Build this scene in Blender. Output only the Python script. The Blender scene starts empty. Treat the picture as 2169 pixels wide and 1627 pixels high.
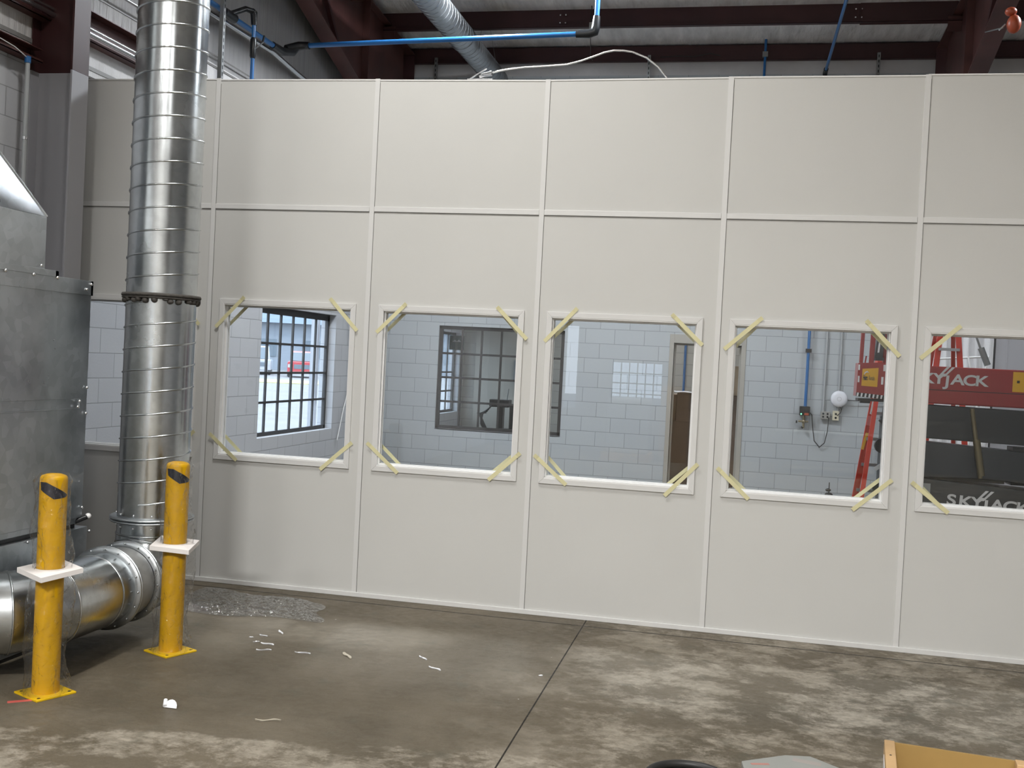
import bpy, bmesh, math, random
from mathutils import Matrix, Vector
random.seed(7)
S = bpy.context.scene
COL = S.collection
PI = math.pi

# ------------------------------------------------------------------ camera, world, lights, exposure
cam_d = bpy.data.cameras.new('camera'); cam = bpy.data.objects.new('camera', cam_d); COL.objects.link(cam)
S.camera = cam
cam_d.sensor_fit = 'HORIZONTAL'; cam_d.sensor_width = 36.0; cam_d.lens = 36.0 * 2226.0 / 2169.0
cam_d.clip_start = 0.05; cam_d.clip_end = 200
Rr = [(0.97625, 0.21072, 0.05004), (0.05405, -0.01027, -0.99848), (-0.20988, 0.97749, -0.02142)]
M = Matrix(((Rr[0][0], -Rr[1][0], -Rr[2][0]), (Rr[0][1], -Rr[1][1], -Rr[2][1]), (Rr[0][2], -Rr[1][2], -Rr[2][2])))
cam.matrix_world = Matrix.Translation((3.811, -7.058, 1.726)) @ M.to_4x4()

W = bpy.data.worlds.new('sky'); S.world = W; W.use_nodes = True
bg = W.node_tree.nodes['Background']; bg.inputs[0].default_value = (0.78, 0.88, 1.0, 1); bg.inputs[1].default_value = 6.0

def area(name, loc, size, power, col=(1, 0.985, 0.95), rot=(0, 0, 0)):
    l = bpy.data.lights.new(name, 'AREA'); l.shape = 'RECTANGLE'; l.size, l.size_y = size
    l.energy = power; l.color = col
    o = bpy.data.objects.new(name, l); COL.objects.link(o); o.location = loc; o.rotation_euler = rot
    return o
# high-bay lamps hanging under the roof of the shop (all above the frame)
WARM = (1, 0.985, 0.950); COOL = (0.90, 0.95, 1.0)
area('high_bay_or_fill_light', (1.6, -2.3, 6.4), (0.35, 1.2), 195, WARM)
fb = area('high_bay_or_fill_light', (2.8, -10.8, 6.5), (1.3, 0.45), 1120, WARM); fb.data.spread = math.radians(158)
area('high_bay_or_fill_light', (6.6, -11.5, 6.5), (1.2, 0.35), 480, WARM).data.spread = math.radians(158)
area('high_bay_or_fill_light', (0.3, -11.5, 6.5), (1.2, 0.35), 260, WARM).data.spread = math.radians(158)
# lamps over the room behind the partition
area('high_bay_or_fill_light', (2.9, 3.4, 5.8), (1.2, 0.35), 110, COOL)
area('high_bay_or_fill_light', (1.0, 3.6, 5.9), (0.35, 1.2), 250, COOL)  # added fill lamp, put in to brighten the far block wall
area('high_bay_or_fill_light', (7.4, 3.4, 5.8), (1.2, 0.35), 150, COOL)
area('high_bay_or_fill_light', (2.5, 9.8, 4.2), (1.2, 0.6), 60, WARM)
# daylight coming in at the two exterior steel windows on the left wall
for yy, e in ((4.54, 1), (10.6, 1)):
    p = area('window_portal', (-1.50, yy, 1.48), (2.1, 1.42), 1, (1, 1, 1), (PI/2, 0, -PI/2))
    p.data.cycles.is_portal = True
sun = bpy.data.lights.new('sun', 'SUN'); sun.energy = 2.0; sun.angle = 0.02; sun.color = (1, 0.96, 0.9)
so = bpy.data.objects.new('sun', sun); COL.objects.link(so); so.rotation_euler = (math.radians(35), math.radians(15), 0)

S.view_settings.view_transform = 'Standard'; S.view_settings.look = 'None'
S.view_settings.gamma = 1.0; S.view_settings.exposure = 0.0; S.view_settings.use_curve_mapping = False
try:
    S.cycles.use_denoising = True; S.cycles.max_bounces = 8; S.cycles.transparent_max_bounces = 16
    S.cycles.sample_clamp_indirect = 6.0; S.cycles.caustics_reflective = False; S.cycles.caustics_refractive = False
except Exception: pass

# ------------------------------------------------------------------ materials
MAT = {}
def mat(name, col, rough=0.6, metal=0.0, bump=None, var=None, emis=None, spec=None, coat=None):
    if name in MAT: return MAT[name]
    m = bpy.data.materials.new(name); m.use_nodes = True; nt = m.node_tree; b = nt.nodes['Principled BSDF']
    b.inputs['Base Color'].default_value = (*col, 1); b.inputs['Roughness'].default_value = rough; b.inputs['Metallic'].default_value = metal
    if spec is not None: b.inputs['Specular IOR Level'].default_value = spec
    if coat: b.inputs['Coat Weight'].default_value = coat
    if emis: b.inputs['Emission Color'].default_value = (*emis[0], 1); b.inputs['Emission Strength'].default_value = emis[1]
    tc = nt.nodes.new('ShaderNodeTexCoord')
    if var:   # (scale, amount, stretch)
        mp = nt.nodes.new('ShaderNodeMapping'); mp.inputs['Scale'].default_value = var[2] if len(var) > 2 else (1, 1, 1)
        nt.links.new(tc.outputs['Object'], mp.inputs[0])
        n = nt.nodes.new('ShaderNodeTexNoise'); n.inputs['Scale'].default_value = var[0]; n.inputs['Detail'].default_value = 5
        nt.links.new(mp.outputs[0], n.inputs['Vector'])
        r = nt.nodes.new('ShaderNodeMapRange'); r.inputs[1].default_value = 0.3; r.inputs[2].default_value = 0.7
        r.inputs[3].default_value = 1 - var[1]; r.inputs[4].default_value = 1 + var[1]
        nt.links.new(n.outputs['Fac'], r.inputs[0])
        mx = nt.nodes.new('ShaderNodeVectorMath'); mx.operation = 'SCALE'; mx.inputs[0].default_value = col
        nt.links.new(r.outputs[0], mx.inputs['Scale']); nt.links.new(mx.outputs[0], b.inputs['Base Color'])
    if bump:  # (scale, strength, distance, stretch)
        mp = nt.nodes.new('ShaderNodeMapping'); mp.inputs['Scale'].default_value = bump[3] if len(bump) > 3 else (1, 1, 1)
        nt.links.new(tc.outputs['Object'], mp.inputs[0])
        n = nt.nodes.new('ShaderNodeTexNoise'); n.inputs['Scale'].default_value = bump[0]; n.inputs['Detail'].default_value = 4
        nt.links.new(mp.outputs[0], n.inputs['Vector'])
        bp = nt.nodes.new('ShaderNodeBump'); bp.inputs['Strength'].default_value = bump[1]; bp.inputs['Distance'].default_value = bump[2]
        nt.links.new(n.outputs['Fac'], bp.inputs['Height']); nt.links.new(bp.outputs[0], b.inputs['Normal'])
    MAT[name] = m
    return m

def mat_cmu(name, col, axis, off=(0, 0), mortar=None):
    m = bpy.data.materials.new(name); m.use_nodes = True; nt = m.node_tree; b = nt.nodes['Principled BSDF']
    tc = nt.nodes.new('ShaderNodeTexCoord'); sp = nt.nodes.new('ShaderNodeSeparateXYZ'); cb = nt.nodes.new('ShaderNodeCombineXYZ')
    nt.links.new(tc.outputs['Object'], sp.inputs[0])
    nt.links.new(sp.outputs[axis], cb.inputs[0]); nt.links.new(sp.outputs['Z'], cb.inputs[1])
    mp = nt.nodes.new('ShaderNodeMapping'); mp.inputs['Location'].default_value = (off[0], off[1], 0); nt.links.new(cb.outputs[0], mp.inputs[0])
    br = nt.nodes.new('ShaderNodeTexBrick'); br.inputs['Scale'].default_value = 1.0
    br.inputs['Brick Width'].default_value = 0.4064; br.inputs['Row Height'].default_value = 0.2032
    br.inputs['Mortar Size'].default_value = 0.0042; br.inputs['Mortar Smooth'].default_value = 0.35
    c = col; mo = mortar or tuple(x * 0.62 for x in col)
    br.inputs['Color1'].default_value = (*c, 1); br.inputs['Color2'].default_value = (c[0]*0.95, c[1]*0.95, c[2]*0.96, 1); br.inputs['Mortar'].default_value = (*mo, 1)
    nt.links.new(mp.outputs[0], br.inputs['Vector']); nt.links.new(br.outputs['Color'], b.inputs['Base Color'])
    b.inputs['Roughness'].default_value = 0.55
    n = nt.nodes.new('ShaderNodeTexNoise'); n.inputs['Scale'].default_value = 60; nt.links.new(tc.outputs['Object'], n.inputs['Vector'])
    ad = nt.nodes.new('ShaderNodeMath'); ad.operation = 'MULTIPLY_ADD'; ad.inputs[1].default_value = -1.0; nt.links.new(br.outputs['Fac'], ad.inputs[0])
    ml = nt.nodes.new('ShaderNodeMath'); ml.operation = 'MULTIPLY'; ml.inputs[1].default_value = 0.25; nt.links.new(n.outputs['Fac'], ml.inputs[0]); nt.links.new(ml.outputs[0], ad.inputs[2])
    bp = nt.nodes.new('ShaderNodeBump'); bp.inputs['Strength'].default_value = 0.5; bp.inputs['Distance'].default_value = 0.006
    nt.links.new(ad.outputs[0], bp.inputs['Height']); nt.links.new(bp.outputs[0], b.inputs['Normal'])
    return m

def mat_glass(name, tint=(1, 1, 1), rough=0.0, f0=0.04, bump=0.0, bscale=8, scatter=0.0, spow=5.0, smax=1.0):
    m = bpy.data.materials.new(name); m.use_nodes = True; nt = m.node_tree; nt.nodes.remove(nt.nodes['Principled BSDF'])
    N = nt.nodes.new; L = nt.links.new
    out = nt.nodes['Material Output']; t = N('ShaderNodeBsdfTransparent'); t.inputs[0].default_value = (*tint, 1)
    g = N('ShaderNodeBsdfGlossy'); g.inputs['Roughness'].default_value = rough
    ge = N('ShaderNodeNewGeometry'); d = N('ShaderNodeVectorMath'); d.operation = 'DOT_PRODUCT'
    L(ge.outputs['Incoming'], d.inputs[0]); nrm = ge.outputs['Normal']
    if bump > 0:
        tc = N('ShaderNodeTexCoord'); n = N('ShaderNodeTexNoise'); n.inputs['Scale'].default_value = bscale; n.inputs['Detail'].default_value = 3; n.inputs['Distortion'].default_value = 1.5
        L(tc.outputs['Object'], n.inputs['Vector']); bp = N('ShaderNodeBump'); bp.inputs['Strength'].default_value = 1.0; bp.inputs['Distance'].default_value = bump
        L(n.outputs['Fac'], bp.inputs['Height']); L(bp.outputs[0], g.inputs['Normal']); nrm = bp.outputs[0]
    L(nrm, d.inputs[1])
    def mm(op, *a):
        q = N('ShaderNodeMath'); q.operation = op
        for i, v in enumerate(a):
            if isinstance(v, (int, float)): q.inputs[i].default_value = v
            else: L(v, q.inputs[i])
        return q.outputs[0]
    c = mm('SUBTRACT', 1.0, mm('ABSOLUTE', d.outputs['Value'])); c.node.use_clamp = True
    fac = mm('MULTIPLY_ADD', mm('POWER', c, spow), (1-f0)*smax, f0); fac.node.use_clamp = True
    base = t.outputs[0]
    if scatter > 0:
        df = N('ShaderNodeBsdfDiffuse'); df.inputs[0].default_value = (0.85, 0.85, 0.85, 1); tl = N('ShaderNodeBsdfTranslucent'); tl.inputs[0].default_value = (0.85, 0.85, 0.85, 1)
        m1 = N('ShaderNodeMixShader'); m1.inputs[0].default_value = 0.5; L(df.outputs[0], m1.inputs[1]); L(tl.outputs[0], m1.inputs[2])
        m2 = N('ShaderNodeMixShader'); m2.inputs[0].default_value = scatter
        L(t.outputs[0], m2.inputs[1]); L(m1.outputs[0], m2.inputs[2]); base = m2.outputs[0]
    mx = N('ShaderNodeMixShader'); L(fac, mx.inputs[0]); L(base, mx.inputs[1]); L(g.outputs[0], mx.inputs[2]); L(mx.outputs[0], out.inputs[0])
    return m

def mat_galv(name, col=(0.62, 0.64, 0.65), rough=0.3, spangle=0.10, scale=22, bumpd=0.0006, stretch=(1, 1, 1)):
    m = bpy.data.materials.new(name); m.use_nodes = True; nt = m.node_tree; b = nt.nodes['Principled BSDF']
    b.inputs['Metallic'].default_value = 1.0
    tc = nt.nodes.new('ShaderNodeTexCoord')
    v = nt.nodes.new('ShaderNodeTexVoronoi'); v.inputs['Scale'].default_value = scale; nt.links.new(tc.outputs['Object'], v.inputs['Vector'])
    mp = nt.nodes.new('ShaderNodeMapping'); mp.inputs['Scale'].default_value = stretch; nt.links.new(tc.outputs['Object'], mp.inputs[0])
    n = nt.nodes.new('ShaderNodeTexNoise'); n.inputs['Scale'].default_value = 3.0; n.inputs['Detail'].default_value = 7; nt.links.new(mp.outputs[0], n.inputs['Vector'])
    sepc = nt.nodes.new('ShaderNodeSeparateColor'); nt.links.new(v.outputs['Color'], sepc.inputs[0])
    r = nt.nodes.new('ShaderNodeMapRange'); r.inputs[3].default_value = 1 - spangle; r.inputs[4].default_value = 1 + spangle; nt.links.new(sepc.outputs[0], r.inputs[0])
    r2 = nt.nodes.new('ShaderNodeMapRange'); r2.inputs[1].default_value = 0.3; r2.inputs[2].default_value = 0.7; r2.inputs[3].default_value = 0.8; r2.inputs[4].default_value = 1.12; nt.links.new(n.outputs['Fac'], r2.inputs[0])
    mu = nt.nodes.new('ShaderNodeMath'); mu.operation = 'MULTIPLY'; nt.links.new(r.outputs[0], mu.inputs[0]); nt.links.new(r2.outputs[0], mu.inputs[1])
    sc = nt.nodes.new('ShaderNodeVectorMath'); sc.operation = 'SCALE'; sc.inputs[0].default_value = col; nt.links.new(mu.outputs[0], sc.inputs['Scale']); nt.links.new(sc.outputs[0], b.inputs['Base Color'])
    r3 = nt.nodes.new('ShaderNodeMapRange'); r3.inputs[1].default_value = 0.3; r3.inputs[2].default_value = 0.7; r3.inputs[3].default_value = rough*0.75; r3.inputs[4].default_value = rough*1.3; nt.links.new(n.outputs['Fac'], r3.inputs[0]); nt.links.new(r3.outputs[0], b.inputs['Roughness'])
    bp = nt.nodes.new('ShaderNodeBump'); bp.inputs['Strength'].default_value = 0.6; bp.inputs['Distance'].default_value = bumpd * 8
    nt.links.new(n.outputs['Fac'], bp.inputs['Height']); nt.links.new(bp.outputs[0], b.inputs['Normal'])
    return m

def mat_floor():
    m = bpy.data.materials.new('concrete_floor'); m.use_nodes = True; nt = m.node_tree; b = nt.nodes['Principled BSDF']
    N = nt.nodes.new; L = nt.links.new
    tc = N('ShaderNodeTexCoord')
    def noise(s, d=6, st=(1, 1, 1), dist=0.0, loc=(0, 0, 0), rough=0.55):
        mp = N('ShaderNodeMapping'); mp.inputs['Scale'].default_value = st; mp.inputs['Location'].default_value = loc; L(tc.outputs['Object'], mp.inputs[0])
        n = N('ShaderNodeTexNoise'); n.inputs['Scale'].default_value = s; n.inputs['Detail'].default_value = d; n.inputs['Distortion'].default_value = dist; n.inputs['Roughness'].default_value = rough
        L(mp.outputs[0], n.inputs['Vector']); return n.outputs['Fac']
    def rng(i, a, c, x, y):
        r = N('ShaderNodeMapRange'); r.inputs[1].default_value = a; r.inputs[2].default_value = c; r.inputs[3].default_value = x; r.inputs[4].default_value = y; L(i, r.inputs[0]); return r.outputs[0]
    def math_(op, a, c=None, d=None):
        q = N('ShaderNodeMath'); q.operation = op
        for i, v in enumerate((a, c, d)):
            if v is None: continue
            if isinstance(v, (int, float)): q.inputs[i].default_value = v
            else: L(v, q.inputs[i])
        return q.outputs[0]
    def mix(f, a, c):
        q = N('ShaderNodeMix'); q.data_type = 'RGBA'
        L(f, q.inputs[0])
        for k, v in ((6, a), (7, c)):
            if isinstance(v, tuple): q.inputs[k].default_value = (*v, 1)
            else: L(v, q.inputs[k])
        return q.outputs[2]
    sp = N('ShaderNodeSeparateXYZ'); L(tc.outputs['Object'], sp.inputs[0]); X = sp.outputs['X']; Y = sp.outputs['Y']
    big = rng(noise(0.8, 4, dist=0.6), 0.35, 0.65, 0, 1)
    med = rng(noise(2.6, 9, (1, 1.15, 1), 0.12, rough=0.78), 0.46, 0.57, 0, 1)
    fine = rng(noise(15, 9, (1, 1.3, 1), 0.1, rough=0.75), 0.38, 0.62, 0, 1)
    dark = (0.090, 0.075, 0.052); mid = (0.145, 0.122, 0.088); light = (0.41, 0.37, 0.305)
    base = mix(big, dark, mid)
    # worn pale patches: everywhere at right and in front of the coated zone
    ln = math_('MULTIPLY_ADD', X, 0.187, -3.12)                   # edge of the dark sealed zone, runs slightly askew
    wob = math_('MULTIPLY_ADD', noise(2.2, 6, rough=0.7), 0.5, -0.25)
    front = rng(math_('SUBTRACT', math_('ADD', ln, wob), Y), -0.015, 0.03, 0, 1)
    right = rng(math_('ADD', X, math_('MULTIPLY', wob, 2.5)), 2.6, 3.4, 0, 1)
    zone = math_('MAXIMUM', front, right)
    pf = math_('MULTIPLY', math_('MULTIPLY', med, rng(fine, 0, 1, 0.35, 1)), rng(zone, 0, 1, 0.10, 0.80))
    # pale worn island near the partition
    dx = math_('MULTIPLY', math_('SUBTRACT', X, 1.45), 0.9); dy = math_('MULTIPLY', math_('SUBTRACT', Y, -0.95), 2.0)
    rr = math_('ADD', math_('SQRT', math_('ADD', math_('MULTIPLY', dx, dx), math_('MULTIPLY', dy, dy))), math_('MULTIPLY', wob, 1.6))
    isl = math_('MULTIPLY', rng(rr, 0.25, 0.75, 1, 0), rng(fine, 0, 1, 0.3, 0.75))
    c = mix(pf, base, light)
    c = mix(math_('MULTIPLY', isl, 0.60), c, light)
    c = mix(rng(noise(5.5, 5, loc=(4, 2, 0)), 0.58, 0.72, 0, 0.45), c, (0.09, 0.088, 0.066))
    # saw-cut joints
    j1 = math_('ABSOLUTE', math_('SUBTRACT', X, 2.892))
    j1 = math_('LESS_THAN', j1, 0.0042)
    j2 = math_('ABSOLUTE', math_('ADD', Y, math_('MULTIPLY_ADD', X, 0.0115, 0.142)))
    j2 = math_('LESS_THAN', j2, 0.0075)
    j3 = math_('LESS_THAN', math_('ABSOLUTE', math_('ADD', math_('SUBTRACT', X, 0.1), 0.0)), -1.0)
    jj = math_('MAXIMUM', math_('MAXIMUM', j1, j2), j3)
    c = mix(jj, c, (0.02, 0.017, 0.013))
    # tiny pale specks of debris ground into the concrete
    v = N('ShaderNodeTexVoronoi'); v.inputs['Scale'].default_value = 3.2; L(tc.outputs['Object'], v.inputs['Vector'])
    sk = rng(v.outputs['Distance'], 0.012, 0.022, 0.8, 0)
    c = mix(sk, c, (0.6, 0.58, 0.54))
    L(c, b.inputs['Base Color'])
    L(rng(fine, 0, 1, 0.42, 0.62), b.inputs['Roughness'])
    b.inputs['Specular IOR Level'].default_value = 0.22
    bp = N('ShaderNodeBump'); bp.inputs['Strength'].default_value = 0.35; bp.inputs['Distance'].default_value = 0.004
    L(math_('SUBTRACT', fine, jj), bp.inputs['Height']); L(bp.outputs[0], b.inputs['Normal'])
    return m

def mat_foil(name, col=(0.55, 0.54, 0.53), wr=(1.2, 7, 1)):
    m = mat(name, col, 0.45, 0.0, bump=(2.2, 0.9, 0.03, wr), var=(1.6, 0.10))
    return m

M_FLOOR = mat_floor()
M_PANEL = mat('panel_vinyl', (0.60, 0.60, 0.585), 0.62, bump=(420, 0.25, 0.0008), var=(1.1, 0.02))
M_TRIM = mat('trim_white', (0.68, 0.68, 0.675), 0.42)
M_TRIMW = mat('trim_bright_white', (0.80, 0.80, 0.80), 0.35)
M_DARKLINE = mat('dark_line', (0.16, 0.155, 0.15), 0.7)  # dark tone for painted batten shadow lines and thin straps
M_GLASS = mat_glass('clear_glass', (0.97, 0.975, 0.975), 0.0, 0.032)
M_GLASSD = mat_glass('dusty_glass', (0.92, 0.95, 0.97), 0.0, 0.03, scatter=0.03, smax=0.4)
M_CMUX = mat_cmu('painted_block_across', (0.43, 0.46, 0.48), 'X', (0.12, 0))
M_CMUY = mat_cmu('painted_block_along', (0.52, 0.53, 0.555), 'Y', (0.05, 0))
M_CMUD = mat_cmu('darkened_block_back', (0.28, 0.27, 0.255), 'X', (0.3, 0))  # back wall colour darkened so its reflection in the glass stays dim
M_CMUB = mat_cmu('painted_block_buff', (0.50, 0.48, 0.43), 'X', (0.2, 0))
M_LINER = mat('liner_panel_grey', (0.28, 0.275, 0.275), 0.5, bump=(1.5, 0.4, 0.02, (1, 30, 0.4)), var=(2.0, 0.10, (1, 14, 0.3)))
M_FOIL = mat_foil('insulation_facing', (0.58, 0.57, 0.57))
M_FOILR = mat('roof_insulation_facing', (0.84, 0.83, 0.83), 0.4, bump=(1.6, 1.0, 0.05, (5, 1.4, 1)), var=(2.0, 0.16, (4, 1, 1)))
M_STRAP = mat('insulation_strap', (0.24, 0.235, 0.23), 0.5)
M_RED = mat('oxide_red_steel', (0.048, 0.015, 0.016), 0.5, var=(1.4, 0.25))
M_REDL = mat('oxide_red_steel_lighter', (0.085, 0.032, 0.028), 0.5, var=(2.4, 0.3))  # lighter tone of the same oxide red
M_CGREY = mat('column_grey_paint', (0.36, 0.36, 0.385), 0.35, var=(1.0, 0.06))
M_GALV = mat_galv('galvanised_sheet', (0.46, 0.485, 0.505), 0.36, 0.08, 20)
M_DUCT = mat_galv('galvanised_duct', (0.50, 0.525, 0.54), 0.23, 0.05, 34, 0.0003)
M_DUCTD = mat_galv('galvanised_duct_dusty', (0.38, 0.40, 0.42), 0.38, 0.05, 34, 0.0003)
M_DIRTY = mat_galv('dusty_sleeve', (0.46, 0.46, 0.45), 0.48, 0.05, 30)
M_ZINC = mat('zinc_screw', (0.75, 0.76, 0.78), 0.25, 1.0)
M_STRUT = mat('strut_steel', (0.30, 0.31, 0.31), 0.4, 0.8)
M_MASTIC = mat('dark_mastic', (0.06, 0.055, 0.05), 0.75, bump=(40, 0.8, 0.01))
M_BLUE = mat('blue_pipe', (0.02, 0.13, 0.36), 0.28)
M_BLACK = mat('black_fitting', (0.008, 0.009, 0.011), 0.35)
M_YEL = mat('safety_yellow', (0.56, 0.305, 0.001), 0.45, var=(3, 0.05), spec=0.25)
M_YPLATE = mat('safety_yellow_plate', (0.72, 0.46, 0.008), 0.4)
M_NAVY = mat('black_reflective_tape', (0.012, 0.013, 0.022), 0.25)
M_FILM = mat_glass('clear_polythene', (0.99, 0.99, 0.99), 0.12, 0.015, 0.026, 20, scatter=0.016, spow=2.8, smax=0.8)
M_FILM2 = mat_glass('crinkled_polythene', (0.97, 0.975, 0.98), 0.07, 0.16, 0.05, 14, scatter=0.03, spow=2.5, smax=0.9)
M_FOAM = mat('white_foam', (0.80, 0.77, 0.76), 0.7, bump=(90, 0.3, 0.002))
M_TAPE = mat('masking_tape', (0.70, 0.66, 0.40), 0.65)
M_WOOD = mat('pine_wood', (0.52, 0.34, 0.17), 0.6, var=(4, 0.22, (1, 1, 9)), bump=(9, 0.3, 0.002, (1, 1, 9)))
M_PLY = mat('plywood_inner', (0.36, 0.23, 0.075), 0.55, var=(3, 0.10))
M_CARD = mat('cardboard', (0.235, 0.150, 0.090), 0.75, var=(3, 0.06))
M_CARDD = mat('dark_cardboard', (0.105, 0.065, 0.042), 0.75, var=(3, 0.06))
M_CARDL = mat('light_cardboard', (0.46, 0.34, 0.22), 0.75)
M_LIDG = mat('grey_painted_lid', (0.30, 0.31, 0.295), 0.45, var=(5, 0.06))
M_WHITE = mat('white_plastic', (0.74, 0.75, 0.80), 0.4)
M_PAPER = mat('white_paper', (0.78, 0.78, 0.80), 0.6)
M_IVORY = mat('ivory_plate', (0.62, 0.58, 0.44), 0.4)
M_GREYBOX = mat('grey_electrical_box', (0.36, 0.36, 0.34), 0.45, 0.3)
M_COND = mat('painted_conduit', (0.42, 0.44, 0.45), 0.35, 0.2)
M_CONDZ = mat('zinc_conduit', (0.62, 0.62, 0.62), 0.25, 1.0)
M_CABLE = mat('black_cable', (0.02, 0.02, 0.02), 0.5)
M_CABLEW = mat('white_cable', (0.75, 0.75, 0.74), 0.5)
M_SASH = mat('dark_steel_sash', (0.030, 0.028, 0.028), 0.5)
M_DOORF = mat('beige_door_frame', (0.36, 0.345, 0.31), 0.45)
M_LIFTR = mat('lift_red', (0.30, 0.020, 0.022), 0.28, coat=0.3)
M_LIFTG = mat('lift_dark_grey', (0.028, 0.032, 0.036), 0.4)
M_LOGO = mat('logo_silver', (0.62, 0.62, 0.62), 0.45)
M_HYEL = mat('sticker_yellow', (0.72, 0.40, 0.02), 0.45)
M_INK = mat('sticker_ink', (0.03, 0.025, 0.02), 0.5)
M_LADR = mat('fibreglass_red', (0.46, 0.035, 0.018), 0.4)
M_ALU = mat('aluminium', (0.45, 0.46, 0.47), 0.35, 0.8)
M_SHEETW = mat('white_sheeting', (0.70, 0.70, 0.72), 0.45, bump=(1.0, 0.9, 0.04, (14, 1, 0.3)), var=(2, 0.12, (9, 1, 0.4)))
M_GREEN = mat('dark_green_sign', (0.01, 0.045, 0.035), 0.4)
M_ORANGE = mat('orange_hoist', (0.35, 0.06, 0.02), 0.4)
M_CARR = mat('red_car_paint', (0.35, 0.02, 0.03), 0.25, coat=0.5)
M_CARW = mat('white_car_paint', (0.35, 0.38, 0.42), 0.25, coat=0.5)
M_CARG = mat('car_glass', (0.10, 0.13, 0.16), 0.1)
M_TYRE = mat('tyre_rubber', (0.02, 0.02, 0.02), 0.8)
M_ASPH = mat('pale_asphalt', (0.16, 0.16, 0.165), 0.8, var=(0.8, 0.1))
M_SIDING = mat('pale_siding', (0.17, 0.20, 0.24), 0.6, bump=(5, 0.6, 0.03, (0.1, 0.1, 3)))
M_ROOFO = mat('blue_grey_roof', (0.10, 0.14, 0.19), 0.6)
M_GRASS = mat('dry_grass', (0.40, 0.38, 0.18), 0.9, var=(2, 0.3))
def mat_brick():
    m = bpy.data.materials.new('orange_brick'); m.use_nodes = True; nt = m.node_tree; b = nt.nodes['Principled BSDF']
    tc = nt.nodes.new('ShaderNodeTexCoord'); sp = nt.nodes.new('ShaderNodeSeparateXYZ'); cb = nt.nodes.new('ShaderNodeCombineXYZ'); nt.links.new(tc.outputs['Object'], sp.inputs[0])
    ad = nt.nodes.new('ShaderNodeMath'); ad.operation = 'ADD'; nt.links.new(sp.outputs['X'], ad.inputs[0]); nt.links.new(sp.outputs['Y'], ad.inputs[1])
    nt.links.new(ad.outputs[0], cb.inputs[0]); nt.links.new(sp.outputs['Z'], cb.inputs[1])
    br = nt.nodes.new('ShaderNodeTexBrick'); br.inputs['Scale'].default_value = 1; br.inputs['Brick Width'].default_value = 0.42; br.inputs['Row Height'].default_value = 0.2
    br.inputs['Mortar Size'].default_value = 0.006; br.inputs['Color1'].default_value = (0.62, 0.25, 0.16, 1); br.inputs['Color2'].default_value = (0.68, 0.55, 0.45, 1); br.inputs['Mortar'].default_value = (0.5, 0.48, 0.45, 1)
    nt.links.new(cb.outputs[0], br.inputs['Vector']); nt.links.new(br.outputs['Color'], b.inputs['Base Color']); b.inputs['Roughness'].default_value = 0.8
    return m
M_BRICK = mat_brick()

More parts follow.
